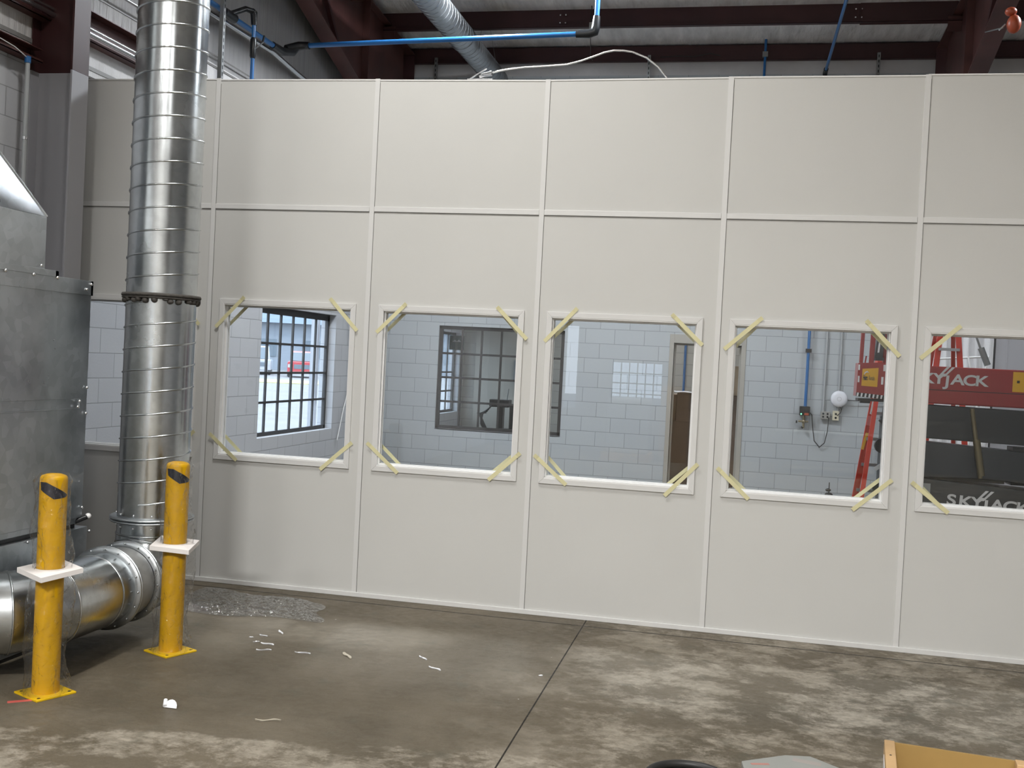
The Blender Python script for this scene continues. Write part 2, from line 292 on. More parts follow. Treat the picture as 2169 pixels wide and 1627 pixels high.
# ------------------------------------------------------------------ mesh builder
class MB:
    def __init__(s): s.v = []; s.f = []; s.sm = []
    def add(s, vs, fs, smooth=False):
        o = len(s.v); s.v += [tuple(map(float, q)) for q in vs]
        for f in fs: s.f.append(tuple(i + o for i in f)); s.sm.append(smooth)
        return s
    def box(s, a, b, rz=0, piv=None):
        x0, y0, z0 = a; x1, y1, z1 = b
        vs = [(x0, y0, z0), (x1, y0, z0), (x1, y1, z0), (x0, y1, z0), (x0, y0, z1), (x1, y0, z1), (x1, y1, z1), (x0, y1, z1)]
        if rz:
            p = piv or ((x0+x1)/2, (y0+y1)/2); c, n = math.cos(rz), math.sin(rz)
            vs = [(p[0]+(x-p[0])*c-(y-p[1])*n, p[1]+(x-p[0])*n+(y-p[1])*c, z) for x, y, z in vs]
        return s.add(vs, [(0, 3, 2, 1), (4, 5, 6, 7), (0, 1, 5, 4), (1, 2, 6, 5), (2, 3, 7, 6), (3, 0, 4, 7)])
    def bar(s, p, q, w, t, up=(0, 0, 1)):      # rectangular bar from p to q; w across, t thick
        p = Vector(p); q = Vector(q); d = (q-p).normalized(); u = Vector(up)
        if abs(d.dot(u)) > 0.98: u = Vector((0, 1, 0))
        a = d.cross(u).normalized()*w/2; c = a.cross(d).normalized()*t/2
        vs = [p-a-c, p+a-c, p+a+c, p-a+c, q-a-c, q+a-c, q+a+c, q-a+c]
        return s.add(vs, [(0, 1, 2, 3), (7, 6, 5, 4), (0, 4, 5, 1), (1, 5, 6, 2), (2, 6, 7, 3), (3, 7, 4, 0)])
    def prism(s, pts, vec):                    # polygon extruded along vec
        n = len(pts); v = Vector(vec); vs = [Vector(p) for p in pts]; vs += [p+v for p in vs[:n]]
        fs = [tuple(range(n))[::-1], tuple(range(n, 2*n))] + [(i, (i+1) % n, n+(i+1) % n, n+i) for i in range(n)]
        return s.add(vs, fs)
    def tube(s, path, r, n=16, cap=True, smooth=True, bead=0.0, split=False):
        P = [Vector(p) for p in path]; m = len(P); rs = r if isinstance(r, (list, tuple)) else [r]*m
        T = []
        for i in range(m):
            if i == 0: t = P[1]-P[0]
            elif i == m-1: t = P[-1]-P[-2]
            else: t = (P[i]-P[i-1]).normalized() + (P[i+1]-P[i]).normalized()
            T.append(t.normalized())
        ref = Vector((0, 0, 1)) if abs(T[0].z) < 0.9 else Vector((0, 1, 0))
        vs = []; a = T[0].cross(ref).normalized()
        for i in range(m):
            a = (a - T[i]*a.dot(T[i])).normalized(); b = T[i].cross(a)
            k = 1.0; ax = None
            if 0 < i < m-1:                     # mitre
                d1 = (P[i]-P[i-1]).normalized(); d2 = (P[i+1]-P[i]).normalized(); cs = max(0.3, T[i].dot(d1)); k = 1/cs
                ax = (d2-d1)
                if ax.length > 1e-6: ax = ax.normalized()
                else: ax = None
            for j in range(n):
                o = (a*math.cos(2*PI*j/n) + b*math.sin(2*PI*j/n))*rs[i]
                if ax is not None: o = o + ax*(o.dot(ax))*(k-1)
                vs.append(P[i]+o)
        fs = [(i*n+j, i*n+(j+1) % n, (i+1)*n+(j+1) % n, (i+1)*n+j) for i in range(m-1) for j in range(n)]
        if split:
            for i in range(m-1): s.add(vs[i*n:(i+2)*n], [(j, (j+1) % n, n+(j+1) % n, n+j) for j in range(n)], smooth)
            if bead:
                for i in range(1, m-1):
                    rg = vs[i*n:(i+1)*n]; cc = P[i]; o2 = len(rg); bv = []
                    for q in rg:
                        e = (q-cc).normalized(); bv += [q-T[i]*bead-e*0.002, q-T[i]*bead*0.6+e*bead, q+T[i]*bead*0.6+e*bead, q+T[i]*bead-e*0.002]
                    s.add(bv, [(4*j+k, 4*j+k+1, 4*((j+1) % n)+k+1, 4*((j+1) % n)+k) for j in range(n) for k in range(3)], True)
        else: s.add(vs, fs, smooth)
        if cap: s.add(vs[:n], [tuple(range(n))[::-1]]); s.add(vs[-n:], [tuple(range(n))])
        return s
    def lathe(s, prof, c, axis='z', n=32, smooth=True, sharp=False):   # prof: (r, h)
        c = Vector(c); vs = []
        for r, h in prof:
            for j in range(n):
                a = 2*PI*j/n; x, y = r*math.cos(a), r*math.sin(a)
                vs.append(c + (Vector((x, y, h)) if axis == 'z' else Vector((x, h, y)) if axis == 'y' else Vector((h, x, y))))
        fs = [(i*n+j, i*n+(j+1) % n, (i+1)*n+(j+1) % n, (i+1)*n+j) for i in range(len(prof)-1) for j in range(n)]
        return s.add(vs, fs, smooth)
    def ring(s, c, r0, r1, h, axis='z', n=40, smooth=False):
        return s.lathe([(r0, -h/2), (r1, -h/2), (r1, h/2), (r0, h/2), (r0, -h/2)], c, axis, n, smooth)
    def disc(s, c, r, h, axis='z', n=24):
        return s.lathe([(0.0001, -h/2), (r, -h/2), (r, h/2), (0.0001, h/2)], c, axis, n, False)
    def ball(s, c, r, sc=(1, 1, 1), n=10):
        prof = [(max(1e-4, math.sin(PI*i/n)), -math.cos(PI*i/n)) for i in range(n+1)]
        vs = []; m = 2*n
        for pr, h in prof:
            for j in range(m):
                a = 2*PI*j/m; vs.append((c[0]+r*sc[0]*pr*math.cos(a), c[1]+r*sc[1]*pr*math.sin(a), c[2]+r*sc[2]*h))
        return s.add(vs, [(i*m+j, i*m+(j+1) % m, (i+1)*m+(j+1) % m, (i+1)*m+j) for i in range(n) for j in range(m)], True)
    def wall(s, lo, hi, holes, make):          # rectangle with rectangular holes; make(u0,v0,u1,v1) adds a box
        us = sorted({lo[0], hi[0], *[h[0] for h in holes], *[h[2] for h in holes]}); 
        for i in range(len(us)-1):
            u0, u1 = us[i], us[i+1]; hs = sorted([h for h in holes if h[0] < u1-1e-6 and h[2] > u0+1e-6], key=lambda h: h[1]); v = lo[1]
            for h in hs:
                if h[1] > v: make(u0, v, u1, h[1])
                v = h[3]
            if v < hi[1]: make(u0, v, u1, hi[1])
        return s
ORG = {}
def build_each(name, mb, m, parent, bevel=0.0):      # every separate piece of mb becomes a part of its own
    par = list(range(len(mb.v)))
    def fd(i):
        while par[i] != i: par[i] = par[par[i]]; i = par[i]
        return i
    for f in mb.f:
        for q in f[1:]: par[fd(q)] = fd(f[0])
    gr_ = {}
    for f, sm in zip(mb.f, mb.sm): gr_.setdefault(fd(f[0]), []).append((f, sm))
    for fs in gr_.values():
        ids = sorted({i for f, _ in fs for i in f}); mp = {o: k for k, o in enumerate(ids)}; nb = MB()
        nb.v = [mb.v[i] for i in ids]; nb.f = [tuple(mp[i] for i in f) for f, _ in fs]; nb.sm = [x for _, x in fs]
        build(name, nb, m, parent, bevel=bevel)
def link(o): COL.objects.link(o); return o
def root_off(p): return ORG.get(p.name, Vector((0, 0, 0))) if p else Vector((0, 0, 0))
def build(name, mb, m, parent=None, origin=None, bevel=0.0):
    off = root_off(parent) if parent else (Vector(origin) if origin is not None else Vector((0, 0, 0)))
    me = bpy.data.meshes.new(name); me.from_pydata([tuple(Vector(v)-off) for v in mb.v], [], mb.f); me.update()
    for p, sm in zip(me.polygons, mb.sm): p.use_smooth = sm
    bm = bmesh.new(); bm.from_mesh(me)
    bmesh.ops.recalc_face_normals(bm, faces=bm.faces); bm.to_mesh(me); bm.free()
    if m: me.materials.append(m)
    o = bpy.data.objects.new(name, me); link(o)
    if parent: o.parent = parent; ORG[o.name] = off
    else: o.location = off; ORG[o.name] = off
    if bevel:
        b = o.modifiers.new('bevel', 'BEVEL'); b.width = bevel; b.segments = 2; b.limit_method = 'ANGLE'
    return o
def thing(name, label, cat, loc, group=None):
    o = bpy.data.objects.new(name, None); link(o); o.location = loc; o.empty_display_size = 0.1
    ORG[o.name] = Vector(loc); o['label'] = label; o['category'] = cat
    if group: o['group'] = group
    return o
def solo(name, mb, m, label, cat, group=None, bevel=0.0):
    xs = [v[0] for v in mb.v]; ys = [v[1] for v in mb.v]; zs = [v[2] for v in mb.v]
    o = build(name, mb, m, None, ((min(xs)+max(xs))/2, (min(ys)+max(ys))/2, min(zs)), bevel)
    o['label'] = label; o['category'] = cat
    if group: o['group'] = group
    return o
def struct(name, mb, m, parent=None, bevel=0.0):
    o = build(name, mb, m, parent, None, bevel)
    if not parent: o['kind'] = 'structure'
    return o
def sroot(name):
    o = bpy.data.objects.new(name, None); link(o); ORG[o.name] = Vector((0, 0, 0)); o['kind'] = 'structure'; return o
def copy_tree(o, parent=None):
    c = o.copy(); link(c)
    if parent: c.parent = parent; c.matrix_parent_inverse = o.matrix_parent_inverse.copy()
    for ch in list(o.children): copy_tree(ch, c)
    return c
def text(name, body, size, origin, xdir, ydir, m, parent, offset=0.0, sx=1.0, extrude=0.0005, align='LEFT'):
    cu = bpy.data.curves.new(name, 'FONT'); cu.body = body; cu.size = size; cu.extrude = extrude; cu.offset = offset; cu.align_x = align
    t = bpy.data.objects.new(name, cu); link(t)
    bpy.context.view_layer.update()
    dg = bpy.context.evaluated_depsgraph_get(); me = bpy.data.meshes.new_from_object(t.evaluated_get(dg))
    bpy.data.objects.remove(t)
    xd = Vector(xdir).normalized(); yd = Vector(ydir).normalized(); zd = xd.cross(yd)
    off = root_off(parent); O = Vector(origin)-off
    for v in me.vertices: v.co = O + xd*v.co.x*sx + yd*v.co.y + zd*v.co.z
    me.materials.clear(); me.materials.append(m)
    o = bpy.data.objects.new(name, me); link(o); o.parent = parent; ORG[o.name] = off
    return o

# ------------------------------------------------------------------ setting: floor, walls, roof
XL, YF, YB, XR, YA = -1.25, 7.40, -14.0, 14.0, 12.0
struct('floor', MB().box((-1.45, YB-0.2, -0.2), (XR+0.2, YA+0.2, 0)), M_FLOOR)
# left wall: block up to 3.68, liner above; two steel windows
WLH = [(3.48, 0.752, 5.61, 2.20), (9.30, 0.752, 12.0-0.25, 2.20)]
w = MB(); w.wall((YB-0.2, 0), (YA+0.2, 3.68), WLH, lambda a, b, c, d: w.box((XL-0.2, a, b), (XL, c, d)))
struct('wall_left', w, M_CMUY)
struct('wall_left_upper', MB().box((XL-0.2, YB-0.2, 3.68), (XL-0.02, YA+0.2, 9.0)), M_LINER)
# far wall: block, interior steel window, door opening
WIN2 = (-0.40, 0.718, 1.42, 2.19); DOOR = (2.93, 0.0, 3.83, 2.09)
w = MB(); w.wall((XL, 0), (XR, 5.72), [WIN2, DOOR], lambda a, b, c, d: w.box((a, YF, b), (c, YF+0.2, d)))
struct('wall_far', w, M_CMUX)
struct('wall_far_upper', MB().box((XL, YF+0.02, 5.72), (XR, YF+0.2, 6.3)), M_FOIL)
struct('wall_annex', MB().box((XL, YA, 0), (XR, YA+0.2, 3.6)), M_CMUB)
struct('ceiling_annex', MB().box((XL, YF+0.2, 4.4), (XR, YA+0.2, 4.5)), M_FOIL)
struct('wall_right', MB().box((XR, YB-0.2, 0), (XR+0.2, YA+0.2, 9.0)), M_CMUY)
BW = [(1.30, 0.97, 2.33, 1.84), (0.34, 0.85, 0.60, 2.52)]
w = MB(); w.wall((XL-0.2, 0), (XR+0.2, 9.0), BW, lambda a, b, c, d: w.box((a, YB-0.2, b), (c, YB, d)))
struct('wall_back', w, M_CMUD)
# roof: insulation facing, 1 in 12
def roofz(y): return 6.13 + (YF-y)/12.0
c = MB(); c.prism([(XL-0.2, YF+0.2, roofz(YF+0.2)), (XR+0.2, YF+0.2, roofz(YF+0.2)), (XR+0.2, YB-0.2, roofz(YB)), (XL-0.2, YB-0.2, roofz(YB))], (0, 0, 0.15))
struct('ceiling', c, M_FOILR)

# ------------------------------------------------------------------ the white modular partition with its windows
PW = 1.22; TOPS = {-1: (3.68, 3.673), 0: (3.669, 3.660), 1: (3.658, 3.647), 2: (3.648, 3.657), 3: (3.660, 3.661), 4: (3.667, 3.668), 5: (3.666, 3.666), 6: (3.666, 3.666), 7: (3.666, 3.666)}
WC = {-1: -0.61, 0: 0.6135, 1: 1.832, 2: 3.037, 3: 4.258, 4: 5.47}
PT = 0.078; OW, OZ0, OZ1 = 0.490, 0.945, 2.040      # half width and heights of the opening
w = MB()
for k in range(-1, 8):
    x0, x1 = k*PW, (k+1)*PW; x0 = max(x0, XL) if k > -1 else XL
    if k in WC: 
        c_ = WC[k]
        w.box((x0, 0, 0), (x1, PT, OZ0)); w.box((x0, 0, OZ0), (c_-OW, PT, OZ1)); w.box((c_+OW, 0, OZ0), (x1, PT, OZ1)); w.box((x0, 0, OZ1), (x1, PT, 2.72))
    else: w.box((x0, 0, 0), (x1, PT, 2.72))
    a, b = TOPS[k]
    w.prism([(x0, 0, 2.72), (x1, 0, 2.72), (x1, 0, b), (x0, 0, a)], (0, PT, 0))
struct('wall_partition', w, M_PANEL)
n = 0
def trim(mb, m=M_TRIM, bevel=0.0):
    global n; n += 1; return struct('trim_%d' % n, mb, m, None, bevel)
for k in range(0, 8):                                # vertical battens, both faces
    t = MB().box((k*PW-0.017, -0.006, 0.03), (k*PW+0.017, 0, TOPS[k-1][1]+0.006)).box((k*PW-0.017, PT, 0.03), (k*PW+0.017, PT+0.006, 3.66))
    t.box((k*PW+0.017, -0.0012, 0.03), (k*PW+0.0195, 0, 3.65))
    trim(t, M_TRIM, 0.0015)
for k in range(0, 8):                                # thin dark strip painting the shadow line beside each batten
    trim(MB().box((k*PW+0.0172, -0.0022, 0.03), (k*PW+0.0198, 0, 3.64)), M_DARKLINE)
for k in range(-1, 8):                               # horizontal battens at the mid seam
    x0, x1 = max(k*PW, XL)+0.018, (k+1)*PW-0.018
    trim(MB().box((x0, -0.007, 2.733), (x1, 0, 2.768)).box((x0, PT, 2.733), (x1, PT+0.006, 2.768)), M_TRIM, 0.0015)
    trim(MB().box((x0, -0.0045, 2.728), (x1, 0, 2.7332)), M_DARKLINE)  # dark strip stands in for the shade under the seam batten
struct('baseboard_partition', MB().box((XL, -0.014, 0), (XR, 0, 0.033)), M_TRIM, None, 0.003)
struct('baseboard_partition_inner', MB().box((XL, PT, 0), (XR, PT+0.012, 0.033)), M_TRIM)
for k in range(-1, 5):                               # top cap channel
    a, b = TOPS[k]; x0, x1 = max(k*PW, XL), (k+1)*PW
    trim(MB().prism([(x0, -0.004, a-0.006), (x1, -0.004, b-0.006), (x1, -0.004, b+0.003), (x0, -0.004, a+0.003)], (0, PT+0.008, 0)), M_TRIMW)

def picture_frame(mb, cx, w0, z0, z1, t, y0, y1):    # mitred frame: outer half width w0, rail width t
    for (a, b) in (((cx-w0, z0), (cx+w0, z0)), ((cx+w0, z0), (cx+w0, z1)), ((cx+w0, z1), (cx-w0, z1)), ((cx-w0, z1), (cx-w0, z0))):
        def inn(p): return (p[0]+(t if p[0] < cx else -t), p[1]+(t if p[1] < (z0+z1)/2 else -t))
        ia, ib = inn(a), inn(b); g = 0.0006
        mb.prism([(a[0], y0, a[1]), (b[0], y0, b[1]), (ib[0], y0, ib[1]), (ia[0], y0, ia[1])], (0, y1-y0, 0))
for i, k in enumerate(sorted(WC)):
    c_ = WC[k]; r = sroot('window_%d' % (i+1))
    f = MB(); picture_frame(f, c_, 0.525, 0.905, 2.078, 0.036, -0.014, 0.0)
    struct('window_frame', f, M_TRIM, r, 0.002)
    f = MB()                                         # lining of the opening and stops each side of the pane
    f.box((c_-OW, -0.012, OZ0-0.004), (c_+OW, PT+0.012, OZ0+0.004)).box((c_-OW, -0.012, OZ1-0.004), (c_+OW, PT+0.012, OZ1+0.004))
    f.box((c_-OW, -0.012, OZ0), (c_-OW+0.004, PT+0.012, OZ1)).box((c_+OW-0.004, -0.012, OZ0), (c_+OW, PT+0.012, OZ1))
    struct('window_lining', f, M_TRIMW, r)
    f = MB(); picture_frame(f, c_, OW-0.004, OZ0+0.004, OZ1-0.004, 0.013, 0.050, 0.058)
    picture_frame(f, c_, OW-0.004, OZ0+0.004, OZ1-0.004, 0.010, 0.018, 0.040)
    struct('glazing_bead', f, M_TRIMW, r, 0.001)
    f = MB(); picture_frame(f, c_, 0.525, 0.905, 2.078, 0.036, PT, PT+0.012); struct('window_frame', f, M_TRIM, r)
    struct('window_pane', MB().box((c_-OW+0.006, 0.042, OZ0+0.006), (c_+OW-0.006, 0.0425, OZ1-0.006)), M_GLASS, r)

# masking tape across the window corners: room side and far side
NM = {-1: 'the window half hidden by the duct', 0: 'the first window right of the duct', 1: 'the window showing the black sash',
      2: 'the window showing the doorway', 3: 'the window showing the wall outlets', 4: 'the rightmost window'}
# end points relative to the centre of the window: (corner, top/left end, other end)
TAPES = {'upper left': ((-0.318, 2.098), (-0.538, 1.878)), 'upper right': ((0.328, 2.100), (0.540, 1.890)),
         'lower left': ((-0.550, 1.098), (-0.332, 0.900)), 'lower right': ((0.545, 1.104), (0.322, 0.892))}
for k in sorted(WC):
    for nm, (a, b) in TAPES.items():
        if k == 4 and 'right' in nm: continue
        if k == -1 and 'left' in nm: continue
        j = lambda s: random.uniform(-s, s)
        for side in (0, 1):
            if side and ((k == 4 and nm == 'upper left') or k == -1): continue
            y = -0.0165 if side == 0 else PT+0.0145; wd = 0.0135 if side == 0 else 0.012
            sh = 0 if side == 0 else 0.022
            p = Vector((WC[k]+a[0]+j(0.012), y, a[1]+j(0.01))); q = Vector((WC[k]+b[0]+j(0.012), y, b[1]+j(0.01)))
            if side: # shifted inward a little
                ce = Vector((WC[k], y, 1.49)); mm = ((p+q)/2); dd = (ce-mm).normalized(); p += dd*sh; q += dd*sh; p, q = p.lerp(q, 0.03), q.lerp(p, 0.03)
            d = (q-p).normalized(); s_ = d.cross(Vector((0, 1, 0))).normalized()*wd
            mb = MB(); N_ = 9; vs = []
            for i in range(N_+1):
                t = i/N_; c0 = p.lerp(q, t); sag = 0.002*math.sin(PI*t)*(1 if side == 0 else -1)
                curl = -0.006*max(0, 1-t*12) if side == 0 else 0
                for e in (-1, 1): vs.append(c0 + s_*e + Vector((0, -sag+curl, 0)))
            n0 = len(vs); vs += [v+Vector((0, 0.0004, 0)) for v in vs]
            fs = []
            for i in range(N_):
                a0 = 2*i; fs += [(a0, a0+1, a0+3, a0+2), (n0+a0+2, n0+a0+3, n0+a0+1, n0+a0), (a0, a0+2, n0+a0+2, n0+a0), (a0+3, a0+1, n0+a0+1, n0+a0+3)]
            fs += [(0, n0, n0+1, 1), (n0-2, n0-1, 2*n0-1, 2*n0-2)]
            mb.add(vs, fs)
            solo('masking_tape', mb, M_TAPE, ('masking tape on the %s corner of %s' if side == 0 else 'tape behind the glass, %s corner of %s') % (nm, NM[k]), 'tape', 'masking tape strips on the window corners')

# ------------------------------------------------------------------ steel sash windows
def sash(rootname, u0, z0, u1, z1, P, cols, rows, fr=0.05, mt=0.022, glass=M_GLASSD, m=M_SASH, head=0.0):
    # P(u, d, z) maps to world; d = depth from room face into the wall
    r = sroot(rootname); f = MB()
    def bx(a, b, c, d, d0, d1):
        p = P(a, d0, b); q = P(c, d1, d)
        f.box(tuple(min(x, y) for x, y in zip(p, q)), tuple(max(x, y) for x, y in zip(p, q)))
    bx(u0, z0, u1, z0+fr, 0.09, 0.13); bx(u0, z1-fr-head, u1, z1, 0.09, 0.13); bx(u0, z0, u0+fr, z1, 0.09, 0.13); bx(u1-fr, z0, u1, z1, 0.09, 0.13)
    struct('sash_frame', f, m, r); f = MB()
    U0, U1, Z0, Z1 = u0+fr, u1-fr, z0+fr, z1-fr-head
    for i in range(1, cols): u = U0+(U1-U0)*i/cols; bx(u-mt*0.45, Z0, u+mt*0.45, Z1, 0.10, 0.125)
    for i in range(1, rows): z = Z0+(Z1-Z0)*i/rows; bx(U0, z-mt/2, U1, z+mt/2, 0.095, 0.13)
    struct('glazing_bars', f, m, r); f = MB(); bx(U0, Z0, U1, Z1, 0.111, 0.1115)
    struct('sash_glass', f, glass, r); return r
sash('window_7', 3.48, 0.752, 5.61, 2.20, lambda u, d, z: (XL-d, u, z), 6, 4, 0.045, 0.026, head=0.03)
sash('window_8', 9.30, 0.752, 11.75, 2.20, lambda u, d, z: (XL-d, u, z), 6, 4, 0.045, 0.03)
sash('window_9', WIN2[0], WIN2[1], WIN2[2], WIN2[3], lambda u, d, z: (u, YF+d-0.06, z), 6, 4, 0.05, 0.03, glass=mat_glass('old_sash_glass', (0.90, 0.92, 0.93), 0.0, 0.03, smax=0.4))
sash('window_10', BW[0][0], BW[0][1], BW[0][2], BW[0][3], lambda u, d, z: (u, YB-d, z), 6, 4, 0.02, 0.024)
struct('trim_60', MB().box((WIN2[0], YF, WIN2[1]-0.012), (WIN2[2], YF+0.2, WIN2[1]+0.003)), M_CGREY)

# door frame in the far wall
d = sroot('door_1'); f = MB()
f.box((2.87, YF-0.012, 0), (2.93, YF+0.21, 2.21)).box((3.83, YF-0.012, 0), (3.89, YF+0.21, 2.21)).box((2.93, YF-0.012, 2.09), (3.83, YF+0.21, 2.21))
struct('door_frame', f, M_DOORF, d, 0.003)
struct('door_stop', MB().box((2.93, YF+0.10, 0), (2.955, YF+0.13, 2.09)).box((3.805, YF+0.10, 0), (3.83, YF+0.13, 2.09)).box((2.955, YF+0.10, 2.065), (3.805, YF+0.13, 2.09)), M_DOORF, d)

# ------------------------------------------------------------------ structural steel
def girt(y0, y1, z0, z1, name, label, m=M_RED):
    f = MB(); f.box((XL-0.02, y0, z0), (XL+0.0, y1, z1)); f.box((XL, y0, z0), (XL+0.10, y1, z0+0.006)); f.box((XL, y0, z1-0.006), (XL+0.10, y1, z1)); f.box((XL+0.094, y0, z0), (XL+0.10, y1, z0+0.02)); f.box((XL+0.0, y0, z0), (XL+0.006, y1, z1))
    return solo(name, f, m, label, 'beam', 'wall girts on the left wall')
girt(-13.9, -0.42, 3.68, 3.775, 'wall_girt', 'dark red wall girt on top of the left block wall, near the photo edge', M_REDL)
girt(-13.9, 1.60, 4.00, 4.235, 'wall_girt', 'dark red wall girt behind the steel column, above a silver conduit', M_REDL)
# pale insulation facing bands between girts on the left wall
struct('wall_left_insulation', MB().box((XL-0.02, -13.9, 3.775), (XL+0.012, 1.75, 4.00)).box((XL-0.02, 1.0, 3.68), (XL+0.012, 7.2, 4.42)), M_FOIL)
struct('wall_left_facing', MB().box((XL-0.02, -13.9, 4.235), (XL+0.012, 1.9, 5.05)), mat_foil('insulation_facing_pleated', (0.36, 0.35, 0.35), (1, 16, 1)))
def strap(y0, z0, y1, z1, wd, lab, m=M_STRAP):
    return solo('insulation_strap', MB().bar((XL+0.016, y0, z0), (XL+0.016, y1, z1), 0.004, wd), m, lab, 'strap', 'metal straps on the left wall insulation')
strap(-13.8, 3.835, 1.7, 3.835, 0.03, 'grey strap along the pale insulation just above the lowest girt')
strap(-2.0, 4.40, 1.9, 4.40, 0.02, 'grey strap on pleated insulation above the silver conduit')
strap(1.0, 4.395, 7.1, 4.395, 0.02, 'lower thin metal strap running away above the partition top', M_DARKLINE)
strap(1.0, 4.13, 7.1, 4.13, 0.07, 'wide grey strap right above the partition top, left of the blue drop')
strap(1.0, 4.50, 7.1, 4.50, 0.014, 'thin double strap below the grey pipe on the left wall', M_DARKLINE)

# the steel column in front of the left wall
col = thing('steel_column', 'near steel I column, dark red above and grey paint below, left of the partition', 'column', (-1.05, -0.42, 0))
def ih(mb, z0, z1):
    mb.box((-0.915, -0.435, z0), (-0.900, -0.245, z1)); mb.box((-1.245, -0.435, z0), (-1.230, -0.245, z1)); mb.box((-1.232, -0.346, z0), (-0.914, -0.334, z1)); return mb
build('painted_shaft', ih(MB(), 0.02, 3.63), M_CGREY, col, bevel=0.002)
build('primed_shaft', ih(MB(), 3.63, 7.0), M_RED, col, bevel=0.002)
build('base_plate', MB().box((-1.249, -0.46, 0), (-0.87, -0.22, 0.02)), M_CGREY, col)

def rafter(xw, side, label, m):
    # tapered haunch of a rigid frame, seen above the partition; y grows away from the camera
    t = thing('roof_frame', label, 'beam', (xw, YF-0.2, 0))
    ytop = lambda y: roofz(y)-0.16
    low = [(7.2, 4.30), (6.0, 4.80), (5.116, 5.076), (3.638, 5.524), (1.5, 5.98), (-6.0, 6.70)]
    pts = [(xw-0.004, y, z) for y, z in low] + [(xw-0.004, -6.0, ytop(-6.0)), (xw-0.004, 7.0, ytop(7.0)), (xw-0.004, 7.2, 4.30)]
    build('web', MB().prism(pts[:-1], (0.008, 0, 0)), m, t)
    f = MB()
    for (a, b) in zip(low[:-1], low[1:]): f.bar((xw, a[0], a[1]), (xw, b[0], b[1]), 0.20, 0.014, (0, 0, 1))
    build('bottom_flange', f, M_REDL, t)
    build('top_flange', MB().bar((xw, 7.2, ytop(7.2)), (xw, -6, ytop(-6)), 0.20, 0.014), m, t)
    s_ = MB()
    for yy, zz in ((5.42, 5.0), (3.2, 5.66)): s_.box((xw-0.09, yy-0.006, zz), (xw+0.09, yy+0.006, ytop(yy)))
    build_each('stiffener', s_, m, t)
    build('flange_brace', MB().bar((xw+side*0.05, 4.5, 5.30), (xw+side*0.05, 3.75, 6.05), 0.05, 0.05), M_RED, t)
    cc = MB().box((xw-0.10, 7.0, 3.2), (xw+0.10, 7.014, 4.4)).box((xw-0.10, 7.22, 3.2), (xw+0.10, 7.234, 6.0)).box((xw-0.005, 7.01, 3.2), (xw+0.005, 7.225, 4.6))
    if side < 0: build('painted_leg', MB().box((xw-0.10, 7.0, 0), (xw+0.10, 7.014, 3.2)).box((xw-0.10, 7.22, 0), (xw+0.10, 7.234, 3.2)).box((xw-0.005, 7.01, 0), (xw+0.005, 7.225, 3.2)), M_CGREY, t)
    build('column_leg', cc, M_RED, t)
    build_each('clip_angle', MB().box((xw+side*0.0, 6.15, 5.86), (xw+side*0.16, 6.16, 6.04)).box((xw, 4.95, 5.96), (xw+side*0.16, 4.96, 6.14)), m, t)
    return t
rafter(-1.0, 1, 'dark red tapered roof frame rising from the far left corner above the partition', M_REDL)
rafter(6.15, -1, 'dark red tapered roof frame above the right end of the partition', M_REDL)
def purlin(y, z0, h, label, m=M_RED):
    f = MB(); f.box((-1.2, y, z0), (XR, y+0.006, z0+h)); f.box((-1.2, y-0.07, z0), (XR, y, z0+0.005)); f.box((-1.2, y-0.07, z0), (XR, y-0.066, z0+0.022)); f.box((-1.2, y, z0+h-0.005), (XR, y+0.07, z0+h))
    t = thing('roof_purlin', label, 'beam', (6, y, z0), 'purlins under the roof'); build('z_section', f, m, t); return t
purl = [(7.36, 5.885, 0.225, 'lowest dark red purlin along the far eave, just above the partition top'), (6.2, 5.985, 0.26, 'second dark red purlin from the far eave, with bolt heads'),
        (4.9, 6.085, 0.24, 'third roof purlin, just above the top of the photo'), (3.6, 6.19, 0.24, 'fourth roof purlin, above the top of the photo')]
pts_ = [purlin(*p) for p in purl]
b_ = MB()
for x in (-0.2, 1.35, 1.42, 4.95, 5.02):
    for z in (6.06, 6.16): b_.ball((x, 6.19, z), 0.012, (1, 0.6, 1), 5)
build_each('bolt_head', b_, M_ZINC, pts_[1])
build('splice_lap', MB().box((5.0, 6.185, 5.97), (6.1, 6.199, 6.235)), M_RED, pts_[1])
for x, lab in ((-0.60, 'slotted strut upright left of the dusty duct, far above the partition'), (2.40, 'slotted strut upright near the arch of the flexible conduit'), (5.36, 'slotted strut upright left of the right roof frame')):
    f = MB().box((x-0.02, 7.26, 5.2), (x+0.02, 7.265, 5.955)).box((x-0.02, 7.265, 5.2), (x-0.017, 7.30, 5.955)).box((x+0.017, 7.265, 5.2), (x+0.02, 7.30, 5.955))
    t = thing('strut_channel', lab, 'strut', (x, 7.28, 5.2), 'strut channels on the far wall'); build('channel', f, M_STRUT, t)
    s_ = MB()
    for i in range(11): s_.box((x-0.006, 7.2585, 5.24+i*0.065), (x+0.006, 7.2605, 5.275+i*0.065))
    build_each('slot', s_, M_BLACK, t)
# slotted channel beside the duct on the left
t = thing('strut_channel', 'tall slotted strut channel hanging right beside the spiral duct top', 'strut', (-1.04, 1.9, 3.0), 'strut channels on the far wall')
t['group'] = 'strut channels beside the duct'
build('channel', MB().box((-1.04, 1.88, 3.0), (-1.00, 1.885, 5.6)).box((-1.04, 1.885, 3.0), (-1.037, 1.92, 5.6)).box((-1.003, 1.885, 3.0), (-1.00, 1.92, 5.6)), M_STRUT, t)
s_ = MB()
for i in range(40): s_.box((-1.000, 1.892, 3.05+i*0.062), (-0.9995, 1.908, 3.085+i*0.062))
build_each('slot', s_, M_BLACK, t)

